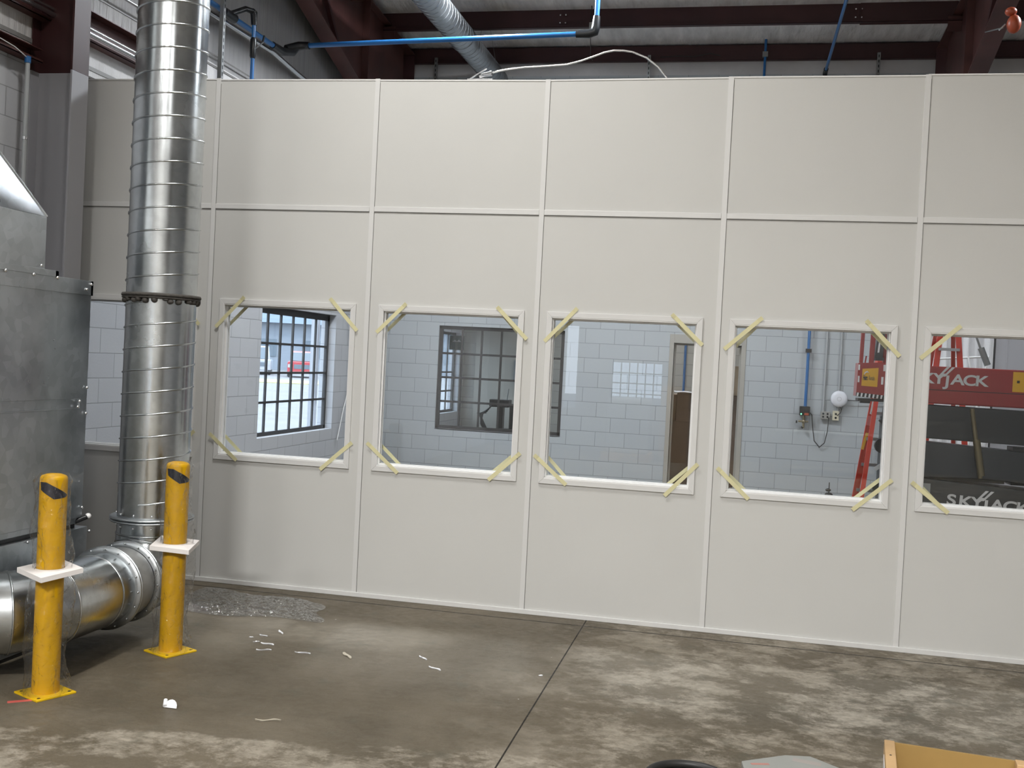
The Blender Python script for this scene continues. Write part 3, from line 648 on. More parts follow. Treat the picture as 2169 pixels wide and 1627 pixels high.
# ------------------------------------------------------------------ ducts
def spiral(mb, p, q, r, pitch=0.132, rr=0.0062, n=40, phase=0.0):
    p = Vector(p); q = Vector(q); L = (q-p).length; d = (q-p).normalized()
    ref = Vector((0, 1, 0)) if abs(d.z) > 0.9 else Vector((0, 0, 1)); a = d.cross(ref).normalized(); b = d.cross(a)
    turns = L/pitch; m = int(turns*n); path = []
    for i in range(m+1):
        t = 2*PI*i/n + phase; path.append(p + d*(pitch*i/n) + (a*math.cos(t)+b*math.sin(t))*(r+0.0005))
    # flat-ish square lip
    vs = []
    for i, c0 in enumerate(path):
        t = 2*PI*i/n + phase; o = (a*math.cos(t)+b*math.sin(t))
        vs += [c0-d*rr-o*0.003, c0-d*rr*0.5+o*rr*1.0, c0+d*rr*0.5+o*rr*1.0, c0+d*rr-o*0.003]
    fs = [(4*i+j, 4*i+j+1, 4*i+j+5, 4*i+j+4) for i in range(len(path)-1) for j in range(3)]
    mb.add(vs, fs, True)
DX, DY, DR = 0.41, -1.34, 0.203
duct = thing('spiral_duct', 'tall shiny galvanised spiral duct rising from the floor elbow, in front of the partition', 'duct', (DX, DY, 0.14))
f = MB().lathe([(DR, 2.02), (DR, 6.35)], (DX, DY, 0), n=64); spiral(f, (DX, DY, 2.09), (DX, DY, 6.35), DR, phase=0.4); build('upper_pipe', f, M_DUCT, duct)
f = MB().lathe([(DR*0.992, 0.69), (DR*0.992, 2.0)], (DX, DY, 0), n=64); spiral(f, (DX, DY, 0.78), (DX, DY, 1.97), DR*0.992, phase=1.7); build('lower_pipe', f, M_DUCT, duct)
f = MB(); prof = []
for j in range(72):
    a = 2*PI*j/72
f.lathe([(DR-0.004, 2.000), (DR+0.024, 2.002), (DR+0.026, 2.010), (DR+0.022, 2.020), (DR-0.004, 2.022)], (DX, DY, 0), n=72)
f.lathe([(DR-0.004, 1.986), (DR+0.022, 1.990), (DR+0.022, 1.998), (DR-0.004, 2.0)], (DX, DY, 0), n=72)
for j in range(26):   # blobs of sealant hanging from the joint
    a = 2*PI*j/26+random.uniform(-.1, .1); f.ball((DX+(DR+0.004)*math.cos(a), DY+(DR+0.004)*math.sin(a), 1.985-random.uniform(0, .012)), 0.012, (1.6, 1.6, random.uniform(.5, 1.6)), 5)
build('sealed_joint', f, M_MASTIC, duct)['label'] = 'dark mastic joint ring'
f = MB()
for z in (0.672, 0.690): f.lathe([(DR-0.004, z-0.006), (DR+0.036, z-0.006), (DR+0.040, z), (DR+0.036, z+0.006), (DR-0.004, z+0.006)], (DX, DY, 0), n=72)
build('flange_ring', f, M_GALV, duct)
f = MB().lathe([(DR*0.985, 0.590), (DR*0.985, 0.672)], (DX, DY, 0), n=64); f.lathe([(DR*0.985, 0.588), (DR*1.015, 0.588), (DR*1.015, 0.596), (DR*0.985, 0.598)], (DX, DY, 0), n=64)
build('collar', f, M_DUCT, duct)
AZ = 0.345
elb = [(DX, -1.60, AZ), (DX, -1.485, AZ), (DX, DY, 0.49), (DX, DY, 0.592)]
f = MB().tube(elb, DR*1.0, 56, False, True, 0.006, True)
ob = build('elbow', f, M_DUCT, duct)
f = MB().tube([(DX, -1.80, AZ), (DX, -1.62, AZ)], DR*0.985, 56, False); build('connecting_sleeve', f, M_DIRTY, duct)['label'] = 'dusty grey sleeve'
for yy, rr in ((-1.60, 0.030), (-1.80, 0.030)):
    f = MB()
    for e in (-0.009, 0.009): f.lathe([(DR-0.006, e-0.005), (DR+rr, e-0.005), (DR+rr+0.002, e), (DR+rr, e+0.005), (DR-0.006, e+0.005)], (DX, yy, AZ), 'y', 64)
    for j in range(16):
        a = 2*PI*j/16; f.ball((DX+(DR+0.016)*math.cos(a), yy-0.02, AZ+(DR+0.016)*math.sin(a)), 0.006, (1, 1.2, 1), 4)
    build('flange_ring', f, M_GALV, duct)
f = MB().tube([(DX, -1.93, AZ), (DX, -1.80, AZ)], DR*0.975, 56, False); build('collar', f, M_DUCT, duct)
f = MB().lathe([(DR*0.975, -0.005), (DR*1.02, -0.004), (DR*1.02, 0.004), (DR*0.975, 0.005)], (DX, -1.93, AZ), 'y', 64)
f.tube([(DX, -1.93, AZ), (DX, -2.26, AZ), (0.30, -2.47, AZ), (0.20, -2.53, AZ)], DR*1.0, 56, False, True, 0.006, True)
build('lower_run', f, M_DUCT, duct)
f = MB().tube([(0.205, -2.527, AZ), (0.188, -2.537, AZ)], DR+0.034, 56, True, False); build('flange_ring', f, M_GALV, duct)
f = MB().tube([(0.20, -2.53, AZ), (0.115, -2.58, AZ)], DR*0.98, 56, True); build('inlet_collar', f, M_DUCT, duct)
f = MB()
for i in range(14):
    for (yy, zc) in ((-1.70, AZ),):
        a = 2*PI*i/14; f.ball((DX+DR*math.cos(a), -1.78, AZ+DR*math.sin(a)), 0.005, (1, 1, 1), 4)
for i in range(12):
    a = 2*PI*i/12; f.ball((DX+DR*math.cos(a), DY+DR*math.sin(a), 0.64), 0.006, (1, 1, 1), 4); f.ball((DX+DR*math.cos(a), DY+DR*math.sin(a), 0.715), 0.006, (1, 1, 1), 4)
build_each('screw', f, M_ZINC, duct)

# dusty duct under the roof
d2 = thing('roof_duct', 'dull dusty spiral duct under the roof, running to the far wall', 'duct', (0.28, 5.6, 5.5))
f = MB().tube([(0.28, 1.0, 5.66), (0.28, 5.55, 5.66)], 0.158, 40, False); spiral(f, (0.28, 1.0, 5.66), (0.28, 5.5, 5.66), 0.158, 0.115, 0.004, 24); build('near_length', f, M_DUCTD, d2)
f = MB().tube([(0.28, 5.45, 5.66), (0.28, 7.39, 5.66)], 0.15, 40, False); spiral(f, (0.28, 5.55, 5.66), (0.28, 7.35, 5.66), 0.15, 0.115, 0.004, 24); build('far_length', f, M_DUCTD, d2)
build('coupling', MB().tube([(0.28, 5.40, 5.66), (0.28, 5.52, 5.66)], 0.163, 40, False), M_DUCTD, d2)
for y in (3.0, 6.6):
    build_each('hanger_wire', MB().tube([(0.13, y, 5.7), (0.28, y, 6.4)], 0.002, 6).tube([(0.43, y, 5.7), (0.28, y, 6.4)], 0.002, 6), M_STRUT, d2)

# ------------------------------------------------------------------ air handler at the left
ah = thing('air_handler', 'large galvanised air handler cabinet with sheet metal hood at the left edge', 'air handler', (-0.45, -2.4, 0))
FX = 0.10; BX = -1.0; Y1 = -1.575; Y0 = -3.7
build('upper_cabinet', MB().box((BX, Y0, 0.655), (FX-0.012, Y1-0.012, 2.06)), M_GALV, ah, bevel=0.004)
f = MB().box((FX-0.012, Y0, 1.385), (FX, Y1-0.006, 2.0)).box((FX-0.012, Y0, 0.690), (FX, Y1-0.006, 1.325)); f.box((FX-0.012, Y1-0.075, 1.325), (FX, Y1-0.006, 1.385))
build('side_panel', f, M_GALV, ah, bevel=0.002)
build('slot_rail', MB().box((FX-0.006, Y0, 1.325), (FX+0.006, Y1-0.075, 1.332)).box((FX-0.012, Y0, 1.332), (FX-0.008, Y1-0.075, 1.385)), M_GALV, ah)
build('top_rail', MB().box((FX-0.01, Y0, 1.985), (FX+0.006, Y1+0.003, 2.070)).box((BX, Y1-0.02, 1.985), (FX+0.006, Y1+0.003, 2.070)), M_GALV, ah, bevel=0.002)
build('duct_flange', MB().box((FX-0.06, Y0+0.4, 2.065), (FX+0.012, -1.90, 2.10)).box((BX+0.05, -1.93, 2.065), (FX+0.012, -1.90, 2.10)), M_GALV, ah, bevel=0.002)
f = MB()
for y in (-3.2, -2.75, -2.33, -2.11, -1.91): f.ball((FX+0.010, y, 2.062), 0.011, (1, 1, 1), 5)
for y, z in ((-2.05, 2.115), (-1.60, 2.050), (-1.64, 2.018), (-1.60, 1.45), (-1.60, 1.30), (-1.665, 1.372), (-1.60, 0.75), (-1.52, 0.60), (-1.68, 1.34), (-2.07, 0.62)): f.ball((FX+0.010, y, z), 0.009, (1, 1, 1), 5)
build_each('screw', f, M_ZINC, ah)
build('discharge_box', MB().box((BX+0.08, Y0+0.45, 2.07), (FX-0.004, -2.0, 2.385)), M_GALV, ah, bevel=0.003)
hb = [(FX-0.004, -2.0, 2.385), (BX+0.08, -2.0, 2.385), (BX+0.08, -3.25, 2.385), (FX-0.004, -3.25, 2.385)]
ht = [(-0.22, -2.42, 3.03), (-0.68, -2.42, 3.03), (-0.68, -2.90, 3.03), (-0.22, -2.90, 3.03)]
build('tapered_hood', MB().add(hb+ht, [(0, 1, 5, 4), (1, 2, 6, 5), (2, 3, 7, 6), (3, 0, 4, 7), (4, 5, 6, 7)]), M_GALV, ah)
build_each('hood_seam', MB().tube([hb[0], ht[0]], 0.006, 8).tube([hb[1], ht[1]], 0.006, 8), M_GALV, ah)
build('hood_outlet', MB().box((-0.68, -2.90, 3.03), (-0.22, -2.42, 5.6)), M_GALV, ah)
build('shadow_gap', MB().box((BX+0.03, Y0, 0.625), (FX-0.03, Y1-0.03, 0.66)), M_BLACK, ah)
build('blower_section', MB().box((BX, Y0, 0.02), (FX, Y1+0.05, 0.628)), M_GALV, ah, bevel=0.004)
build('base_skirt', MB().box((BX+0.02, Y0, 0), (FX-0.004, Y1+0.03, 0.022)), M_BLACK, ah)
f = MB().tube([(FX-0.02, -1.62, 0.665), (FX+0.02, -1.565, 0.690)], 0.014, 12); build('latch_bolt', f, M_BLACK, ah)
build('latch_knob', MB().ball((FX+0.018, -1.548, 0.692), 0.018), M_TRIMW, ah)['label'] = 'white knob'

# conduit with blue cap on the left wall
t = thing('wall_conduit', 'grey conduit with a blue end cap on the left block wall above the hood', 'conduit', (-1.135, -0.60, 2.2))
build('tube', MB().tube([(-1.135, -0.60, 2.2), (-1.135, -0.60, 3.64)], 0.017, 14), M_COND, t)
build('end_cap', MB().tube([(-1.135, -0.60, 3.63), (-1.135, -0.60, 3.675)], 0.022, 14), M_BLUE, t)
build('strap_clip', MB().tube([(-1.135, -0.60, 3.10), (-1.135, -0.60, 3.12)], 0.021, 12), M_ZINC, t)
solo('loose_wire', MB().tube([(-1.13, -1.05, 3.70), (-1.13, -0.90, 3.715), (-1.13, -0.74, 3.70), (-1.133, -0.61, 3.665)], 0.0035, 8), M_CABLEW, 'thin white wire arching into the blue capped conduit', 'wire')
# conduits along the left wall
solo('long_conduit', MB().tube([(-1.13, -13, 4.045), (-1.13, 1.75, 4.045)], 0.019, 14).tube([(-1.13, -13, 4.085), (-1.13, 1.75, 4.085)], 0.010, 10), M_CONDZ, 'shiny double conduit along the left wall under the red girt', 'conduit')
solo('long_conduit', MB().tube([(-1.15, -13, 4.47), (-1.15, 1.75, 4.47)], 0.012, 10), M_CONDZ, 'thin shiny conduit on the pleated insulation, left of the duct top', 'conduit')
solo('wall_pipe', MB().tube([(-1.19, 0.5, 4.80), (-1.19, 3.30, 4.87), (-1.20, 3.9, 4.83), (-1.20, 7.2, 4.62)], 0.028, 16), M_CONDZ, 'grey painted pipe on the left wall below the blue pipe, bending down', 'pipe')

# ------------------------------------------------------------------ blue compressed-air piping
bp_ = thing('air_pipe', 'long blue air pipe crossing above the partition to a black elbow', 'pipe', (0.5, 3.5, 4.9))
PR = 0.026
build('wall_run', MB().tube([(-1.08, 0.2, 4.86), (-1.08, 3.12, 4.87)], PR, 20), M_BLUE, bp_)
build('elbow_fitting', MB().tube([(-1.08, 3.08, 4.87), (-1.08, 3.30, 4.87), (-1.02, 3.44, 4.905), (-0.98, 3.50, 4.985)], [0.036, 0.044, 0.044, 0.036], 18).tube([(-1.06, 3.36, 4.92), (-0.98, 3.5, 4.986), (-0.86, 3.5, 4.988)], [0.036, 0.046, 0.040], 18), M_BLACK, bp_)
build('crossing_run', MB().tube([(-0.92, 3.5, 4.988), (2.13, 3.5, 5.066)], PR, 20), M_BLUE, bp_)
build('elbow_fitting', MB().tube([(2.02, 3.5, 5.063), (2.15, 3.5, 5.066), (2.205, 3.5, 5.085), (2.217, 3.5, 5.13), (2.222, 3.5, 5.24)], [0.036, 0.044, 0.044, 0.044, 0.036], 18), M_BLACK, bp_)
build('riser', MB().tube([(2.221, 3.5, 5.2), (2.235, 3.5, 6.4)], PR, 20), M_BLUE, bp_)
dp = thing('air_drop', 'blue drop pipe with black shut-off valve, right of the spiral duct', 'pipe', (-1.0, 2.36, 3.0))
build('saddle_fitting', MB().tube([(-1.08, 2.02, 4.865), (-1.08, 2.24, 4.865)], 0.044, 18), M_BLACK, bp_)
build('branch_fitting', MB().tube([(-1.08, 2.13, 4.87), (-1.01, 2.32, 4.985), (-0.972, 2.39, 4.985)], 0.026, 14), M_BLACK, bp_)
build('elbow_fitting', MB().tube([(-0.975, 2.385, 4.985), (-0.97, 2.42, 4.975), (-0.967, 2.425, 4.86)], [0.030, 0.034, 0.028], 14), M_BLACK, dp)
build('upper_pipe', MB().tube([(-0.967, 2.425, 4.90), (-0.967, 2.425, 4.70)], 0.019, 16), M_BLUE, dp)
build('valve_body', MB().tube([(-0.967, 2.425, 4.74), (-0.967, 2.425, 4.72), (-0.967, 2.425, 4.56), (-0.967, 2.425, 4.54)], [0.022, 0.030, 0.030, 0.022], 16), M_BLACK, dp)
build('valve_lever', MB().bar((-0.94, 2.43, 4.64), (-0.86, 2.43, 4.70), 0.018, 0.004), M_ZINC, dp)
build('lever_grip', MB().bar((-0.87, 2.43, 4.70), (-0.855, 2.43, 4.76), 0.02, 0.012), M_BLACK, dp)
build('lower_pipe', MB().tube([(-0.967, 2.425, 4.56), (-0.967, 2.425, 2.95)], 0.019, 16), M_BLUE, dp)
t = thing('air_line', 'thin vertical blue air line hanging behind the partition, with a union fitting', 'pipe', (3.93, 7.2, 4.6))
build('tube', MB().tube([(3.925, 7.26, 4.6), (3.925, 7.26, 6.6)], 0.017, 12), M_BLUE, t)
build('union_fitting', MB().tube([(3.925, 7.26, 6.28), (3.925, 7.26, 6.38)], 0.026, 12), M_BLACK, t)
build('pipe_clip', MB().box((3.89, 7.24, 5.91), (3.96, 7.29, 5.98)), M_STRUT, t)
t = thing('air_line', 'blue air line crossing under the roof and dropping to the black regulator', 'pipe', (4.69, 7.3, 1.3))
build('roof_run', MB().tube([(4.70, 1.5, 5.66), (4.70, 7.26, 5.70)], 0.019, 12), M_BLUE, t)
build('elbow_fitting', MB().tube([(4.70, 7.10, 5.70), (4.70, 7.27, 5.70), (4.70, 7.30, 5.55)], 0.030, 12), M_BLACK, t)
build('drop_pipe', MB().tube([(4.70, 7.32, 5.6), (4.69, 7.32, 1.33)], 0.020, 14), M_BLUE, t)
build('pipe_clip', MB().box((4.655, 7.29, 2.04), (4.73, 7.35, 2.09)), M_BLACK, t)

# flexible armoured conduit over the partition
fx = thing('flexible_conduit', 'silver flexible conduit arching up from the partition top', 'conduit', (2.6, 0.06, 3.65))
cp = [(2.00, 3.722), (2.06, 3.740), (2.127, 3.752), (2.244, 3.766), (2.38, 3.772), (2.541, 3.782), (2.64, 3.806), (2.734, 3.838), (2.80, 3.862), (2.862, 3.874), (2.93, 3.872), (2.991, 3.862), (3.088, 3.822), (3.171, 3.758), (3.235, 3.680), (3.25, 3.60)]
pth = []
for i in range(len(cp)-1):
    for s_ in range(10):
        t_ = s_/10.0; pth.append((cp[i][0]*(1-t_)+cp[i+1][0]*t_, 0.10, cp[i][1]*(1-t_)+cp[i+1][1]*t_))
build('armoured_tube', MB().tube(pth, [0.0075 if i % 2 else 0.0062 for i in range(len(pth))], 10), M_CONDZ, fx)
build('connector', MB().tube([(1.93, 0.10, 3.700), (2.01, 0.10, 3.724)], 0.014, 10).tube([(1.95, 0.06, 3.705), (2.03, 0.05, 3.712)], [0.010, 0.018], 10), M_ZINC, fx)
build('anchor_strip', MB().bar((1.87, 0.05, 3.672), (1.99, 0.05, 3.745), 0.012, 0.006).box((1.86, 0.03, 3.655), (2.04, 0.10, 3.672)), M_ZINC, fx)

# junction box and cable hanging near the second purlin
t = thing('junction_box', 'small grey junction box hanging on wires right of the black elbow', 'electrical box', (1.79, 6.1, 5.95))
build('box', MB().box((1.745, 6.06, 5.93), (1.835, 6.11, 6.02)), M_GREYBOX, t, bevel=0.003)
build('supply_cable', MB().tube([(1.77, 6.1, 6.02), (1.75, 6.1, 6.10), (1.765, 6.1, 6.20), (1.75, 6.1, 6.35)], 0.005, 8), M_CABLE, t)
build('hanging_cable', MB().tube([(1.77, 6.09, 5.97), (1.765, 6.09, 5.85), (1.775, 6.09, 5.72), (1.775, 6.09, 5.60), (1.81, 6.09, 5.55)], 0.004, 8), M_CABLE, t)
solo('loose_cable', MB().tube([(2.55, 7.28, 5.93), (2.8, 7.27, 5.94), (3.0, 7.27, 5.93), (3.2, 7.27, 5.97), (3.35, 7.28, 5.94)], 0.005, 8), M_CABLE, 'thin loose cable lying along the lowest purlin', 'cable')
t = thing('chain_hoist', 'orange chain hoist body at the top right edge of the photo', 'hoist', (6.0, 3.0, 4.8))
build('housing', MB().ball((6.02, 3.0, 4.93), 0.075, (0.8, 0.9, 1.1)).ball((5.99, 3.0, 5.04), 0.05, (1, 1, 0.8)), M_ORANGE, t)
build('hook', MB().tube([(5.95, 3.0, 4.93), (5.93, 3.0, 4.91), (5.90, 3.0, 4.88)], 0.008, 8), M_ZINC, t)
build('wire_rope', MB().tube([(5.93, 3.0, 4.90), (6.06, 4.4, 5.30)], 0.006, 8), M_STRUT, t)

# ------------------------------------------------------------------ bollards
def sleeve(mb, z0, z1, r0, seed, flare=0.0, top=False):
    rnd = random.Random(seed); n = 64; ph = [rnd.uniform(0, 6.28) for _ in range(6)]; rows = 44; vs = []
    for i in range(rows+1):
        t = i/rows; z = z0+(z1-z0)*t
        for j in range(n):
            a = 2*PI*j/n
            r = r0 + 0.011 + flare*(1-t)**3 + 0.009*math.sin(2*a+ph[0]+t*3) + 0.004*math.sin(5*a+ph[1]+t*9) + 0.003*math.sin(9*a+ph[2]-t*17) + 0.002*math.sin(13*a-ph[0]+t*31) + 0.003*math.sin(t*14+ph[3]+a)
            # a loose flap gathered on both sides
            r += 0.034*max(0, math.cos(a-v0-PI/2+0.1))**8*(0.55+0.45*math.sin(t*6+ph[5])) + 0.028*max(0, math.cos(a-v0+PI/2-0.1))**8*(0.6+0.4*math.cos(t*7+ph[1]))
            if top and t > 0.93: r *= 1-(t-0.93)*4.5
            vs.append((r*math.cos(a), r*math.sin(a), z))
    mb.add(vs, [(i*n+j, i*n+(j+1) % n, (i+1)*n+(j+1) % n, (i+1)*n+j) for i in range(rows) for j in range(n)], True)
BR = 0.0635; v0 = -0.53
bo = thing('bollard', 'x', 'bollard', (0, 0, 0), 'yellow bollards wrapped in clear plastic')
ORG[bo.name] = Vector((0, 0, 0))
f = MB().lathe([(BR, 0.008), (BR, 1.045), (BR*0.97, 1.056), (BR*0.86, 1.064), (BR*0.55, 1.071), (0.0005, 1.073)], (0, 0, 0), n=48); build('post', f, M_YEL, bo)
f = MB(); hs = 0.102
f.box((-hs, -hs, 0), (hs, hs, 0.010)); build('base_plate', f, M_YPLATE, bo, bevel=0.002)
f = MB()
for sx in (-1, 1):
    for sy in (-1, 1): f.disc((sx*0.078, sy*0.078, 0.0102), 0.008, 0.0012, n=14)
build_each('bolt_hole', f, M_BLACK, bo)
# slanted black reflective patch wrapped on the post
def patch(pts, r):
    mb = MB(); n = 24; vs = []; 
    a0, a1 = min(p[0] for p in pts), max(p[0] for p in pts)
    def yr(a):
        zs = []
        for i in range(len(pts)):
            p, q = pts[i], pts[(i+1) % len(pts)]
            if p[0] == q[0]: continue
            if min(p[0], q[0]) <= a <= max(p[0], q[0]): zs.append(p[1]+(q[1]-p[1])*(a-p[0])/(q[0]-p[0]))
        return min(zs), max(zs)
    for i in range(n+1):
        a = a0+(a1-a0)*i/n; lo, hi = yr(a); vs += [(r*math.cos(a), r*math.sin(a), lo), (r*math.cos(a), r*math.sin(a), hi)]
    mb.add(vs, [(2*i, 2*i+2, 2*i+3, 2*i+1) for i in range(n)], True); return mb
v0 = -0.53   # azimuth of the direction to the camera
build('reflective_patch', patch([(v0-1.15, 1.036), (v0-0.50, 1.036), (v0+0.30, 1.008), (v0+1.25, 0.972), (v0+1.0, 0.962), (v0+0.05, 0.955), (v0-0.50, 0.978), (v0-1.05, 0.998)], BR+0.0008), M_NAVY, bo)['label'] = 'black slanted patch'
f = MB()   # square foam sheet pushed over the post
hx = 0.108; vs = []; NG = 10
foam = MB(); ring_i = []; 
outer = []
for s_ in range(40):
    t_ = s_/40*4; e = int(t_); u = t_-e
    p = [(-hx+2*hx*u, -hx), (hx, -hx+2*hx*u), (hx-2*hx*u, hx), (-hx, hx-2*hx*u)][e]; outer.append(p)
for zt in (0, 1):
    for (x, y) in outer:
        foam.v.append((x, y, 0.590+0.014*(-x/hx)*0.6+0.010*(y/hx)+0.024*zt))
    for i in range(40):
        a = math.atan2(outer[i][1], outer[i][0]); foam.v.append(((BR+0.003)*math.cos(a), (BR+0.003)*math.sin(a), 0.592+0.024*zt))
for i in range(40):
    j = (i+1) % 40
    foam.f += [(i, 40+i, 40+j, j), (80+i, 80+j, 120+j, 120+i), (i, j, 80+j, 80+i), (40+i, 120+i, 120+j, 40+j)]; foam.sm += [False]*4
build('foam_collar', foam, M_FOAM, bo)
f = MB(); sleeve(f, 0.615, 1.075, BR, 3, 0.0, True)
# gathered tufts at the top corners
for (ax, L_, tw) in ((v0+PI/2-0.15, 0.060, 0.3), (v0-PI/2+0.2, 0.045, -0.4)):
    c0 = Vector(((BR+0.004)*math.cos(ax), (BR+0.004)*math.sin(ax), 1.045)); vs = []
    for i in range(7):
        for j in range(5):
            t_ = i/6; u = (j-2)/2; vs.append(c0+Vector((math.cos(ax), math.sin(ax), 0.25))*L_*t_+Vector((0.004*math.sin(i*2.1+j), 0.012*u*(1-0.2*t_)+0.004*math.cos(i*1.3+j*2), 0.016*u*(0.6+t_)+0.004*math.sin(i*3+j*1.7))))
    f.add(vs, [(i*5+j, i*5+j+1, (i+1)*5+j+1, (i+1)*5+j) for i in range(6) for j in range(4)], True)
build('plastic_sleeve', f, M_FILM, bo)
f = MB(); sleeve(f, 0.012, 0.585, BR, 9, 0.035); build('plastic_sleeve', f, M_FILM, bo)
bo2 = copy_tree(bo)
bo.location = (0.600, -2.555, 0); bo.rotation_euler = (0, 0, math.radians(-24))
bo2.location = (0.772, -1.70, 0); bo2.rotation_euler = (0, 0, math.radians(-24))
for ch in bo2.children:
    if ch.name.startswith('foam_collar'): ch.rotation_euler = (0, 0, math.radians(38))
bo['label'] = 'nearer left yellow bollard in clear plastic with white foam collar'
bo2['label'] = 'farther right yellow bollard in clear plastic, directly before the spiral duct'

# ------------------------------------------------------------------ things on the floor
f = MB().box((0.575, -2.76, 0), (0.60, -2.60, 0.002), rz=math.radians(-52)); solo('red_tape_scrap', f, mat('faded_red_tape', (0.62, 0.12, 0.10), 0.5), 'faded red tape strip on the floor beside the nearer bollard base', 'tape')
t = thing('paper_scrap', 'small folded white paper scrap with a rolled end on the bare floor', 'scrap', (1.25, -2.50, 0))
f = MB(); vs = []
for i in range(9):
    a = PI*i/8; vs += [(1.262+0.034*math.cos(a)*1.0, -2.532+0.020*math.sin(a)-0.012, 0.004+0.034*math.sin(a)), (1.262+0.002*math.cos(a), -2.545, 0.004)]
f.add(vs, [(2*i, 2*i+2, 2*i+3, 2*i+1) for i in range(8)], True); build('folded_sheet', f, M_PAPER, t)
build('rolled_end', MB().tube([(1.222, -2.515, 0.028), (1.236, -2.545, 0.010)], 0.010, 10), M_PAPER, t)
def fleck(c, L_, wd, ang, m, nm, lab, cat, grp):
    ca, sa = math.cos(ang), math.sin(ang); vs = []; N_ = 6
    for i in range(N_+1):
        t_ = i/N_-0.5; wv = wd*(1-abs(t_)*1.2)*(0.7+0.5*random.random())
        for e in (-1, 1): vs.append((c[0]+t_*L_*ca-e*wv/2*sa, c[1]+t_*L_*sa+e*wv/2*ca+0.1*L_*math.sin(t_*6)*ca, 0.003+0.004*random.random()))
    f = MB().add(vs, [(2*i, 2*i+2, 2*i+3, 2*i+1) for i in range(N_)]); n0 = len(vs)
    f.add([(v[0], v[1], 0.001) for v in vs], [(2*i, 2*i+1, 2*i+3, 2*i+2) for i in range(N_)])
    return solo(nm, f, m, lab, cat, grp)
G = 'white plastic flecks on the floor'
for (x, y, L_, a, lab) in ((1.162, -1.092, 0.09, -0.9, 'white torn fleck, farthest of the cluster on the floor before the first window'), (1.235, -1.48, 0.085, 0.3, 'white torn fleck nearest the camera, left side of the cluster'),
        (1.20, -1.36, 0.09, -0.2, 'long white fleck in the middle of the floor cluster'), (1.46, -1.45, 0.10, -0.1, 'white fleck alone right of the cluster on the pale floor patch'),
        (2.25, -1.46, 0.10, -0.6, 'white crumpled fleck between the cluster and the floor joint'), (2.13, -1.29, 0.09, -0.8, 'thin pale streak fleck just behind the crumpled white one'),
        (1.10, -1.20, 0.06, -0.3, 'small white fleck at the left back of the cluster'), (2.832, -1.37, 0.022, 0.2, 'tiny white chip just left of the floor joint'),
        (1.12, -1.34, 0.04, 0.5, 'tiny white fleck at the far left of the cluster'), (1.05, -1.26, 0.03, 0.2, 'smallest white fleck toward the farther bollard')):
    fleck((x, y), L_, 0.018 if L_ > 0.05 else 0.012, a, M_PAPER, 'plastic_fleck', lab, 'scrap', G)
fleck((1.715, -1.41), 0.13, 0.03, -0.9, mat('tan_residue', (0.42, 0.38, 0.30), 0.7), 'tape_residue', 'tan smear of tape residue on the pale floor patch', 'residue', None)
fleck((1.76, -2.535), 0.12, 0.025, 0.2, mat('tan_residue', (0.42, 0.38, 0.30), 0.7), 'tape_residue', 'ragged tan tape residue on the dark floor, right of the paper scrap', 'residue', None)
# crumpled clear film by the partition foot
rnd = random.Random(5); vs = []; NX, NY = 46, 34
for j in range(NY+1):
    for i in range(NX+1):
        u, v = i/NX, j/NY
        x = 0.16+0.95*u-0.30*v*(1-u)*0+0.18*v*u; y = -0.19-0.10*u-0.72*v*(1-0.35*u)
        edge = min(u, 1-u, v, 1-v)
        z = 0.004+min(1, edge*8)*0.022*(abs(math.sin(u*23+v*17))*abs(math.cos(v*29-u*9)))+0.004*abs(math.sin(u*61-v*43))*min(1, edge*10)
        vs.append((x+0.03*math.sin(v*9)*u, y+0.03*math.sin(u*11), z))
f = MB().add(vs, [(j*(NX+1)+i, j*(NX+1)+i+1, (j+1)*(NX+1)+i+1, (j+1)*(NX+1)+i) for j in range(NY) for i in range(NX)], True)
solo('plastic_film', f, M_FILM2, 'crinkled clear plastic film lying flat on the floor behind the farther bollard', 'plastic sheet')

# open wooden crate, lower right corner
cr = thing('wooden_crate', 'open pine crate with brown panel sides at the lower right corner', 'crate', (4.7, -3.1, 0))
CZ = 0.35
def rot(p, a=-0.11, c=(4.45, -2.84)): x, y = p[0]-c[0], p[1]-c[1]; return (c[0]+x*math.cos(a)-y*math.sin(a), c[1]+x*math.sin(a)+y*math.cos(a))
def rbox(mb, x0, y0, z0, x1, y1, z1, a=-0.11):
    P = [rot(q, a) for q in ((x0, y0), (x1, y0), (x1, y1), (x0, y1))]
    return mb.prism([(p[0], p[1], z0) for p in P], (0, 0, z1-z0))
build('end_board', rbox(MB(), 4.43, -3.50, 0.02, 4.468, -2.83, CZ), M_WOOD, cr, bevel=0.003)
build('end_board', rbox(MB(), 4.93, -3.50, 0.02, 4.968, -2.83, CZ-0.01), M_WOOD, cr, bevel=0.003)
build('back_panel', rbox(MB(), 4.468, -2.842, 0.02, 4.93, -2.832, CZ-0.004), M_PLY, cr)
build('front_panel', rbox(MB(), 4.468, -3.50, 0.02, 4.93, -3.49, CZ-0.004), M_PLY, cr)
build('bottom_panel', rbox(MB(), 4.435, -3.50, 0.005, 4.965, -2.83, 0.02), M_PLY, cr)
build('corner_post', rbox(MB(), 4.885, -2.90, 0.02, 4.93, -2.842, CZ+0.004), M_WOOD, cr, bevel=0.003)
build('paper_label', rbox(MB(), 4.4285, -3.10, 0.15, 4.4299, -2.90, 0.315), M_PAPER, cr)['label'] = 'white printed label'
f = MB()
for i in range(5): rbox(f, 4.4275, -3.08, 0.18+i*0.026, 4.4284, -2.95+0.01*(i % 3), 0.186+i*0.026)
build_each('label_line', f, mat('grey_print', (0.35, 0.36, 0.40), 0.6), cr)
f = MB()
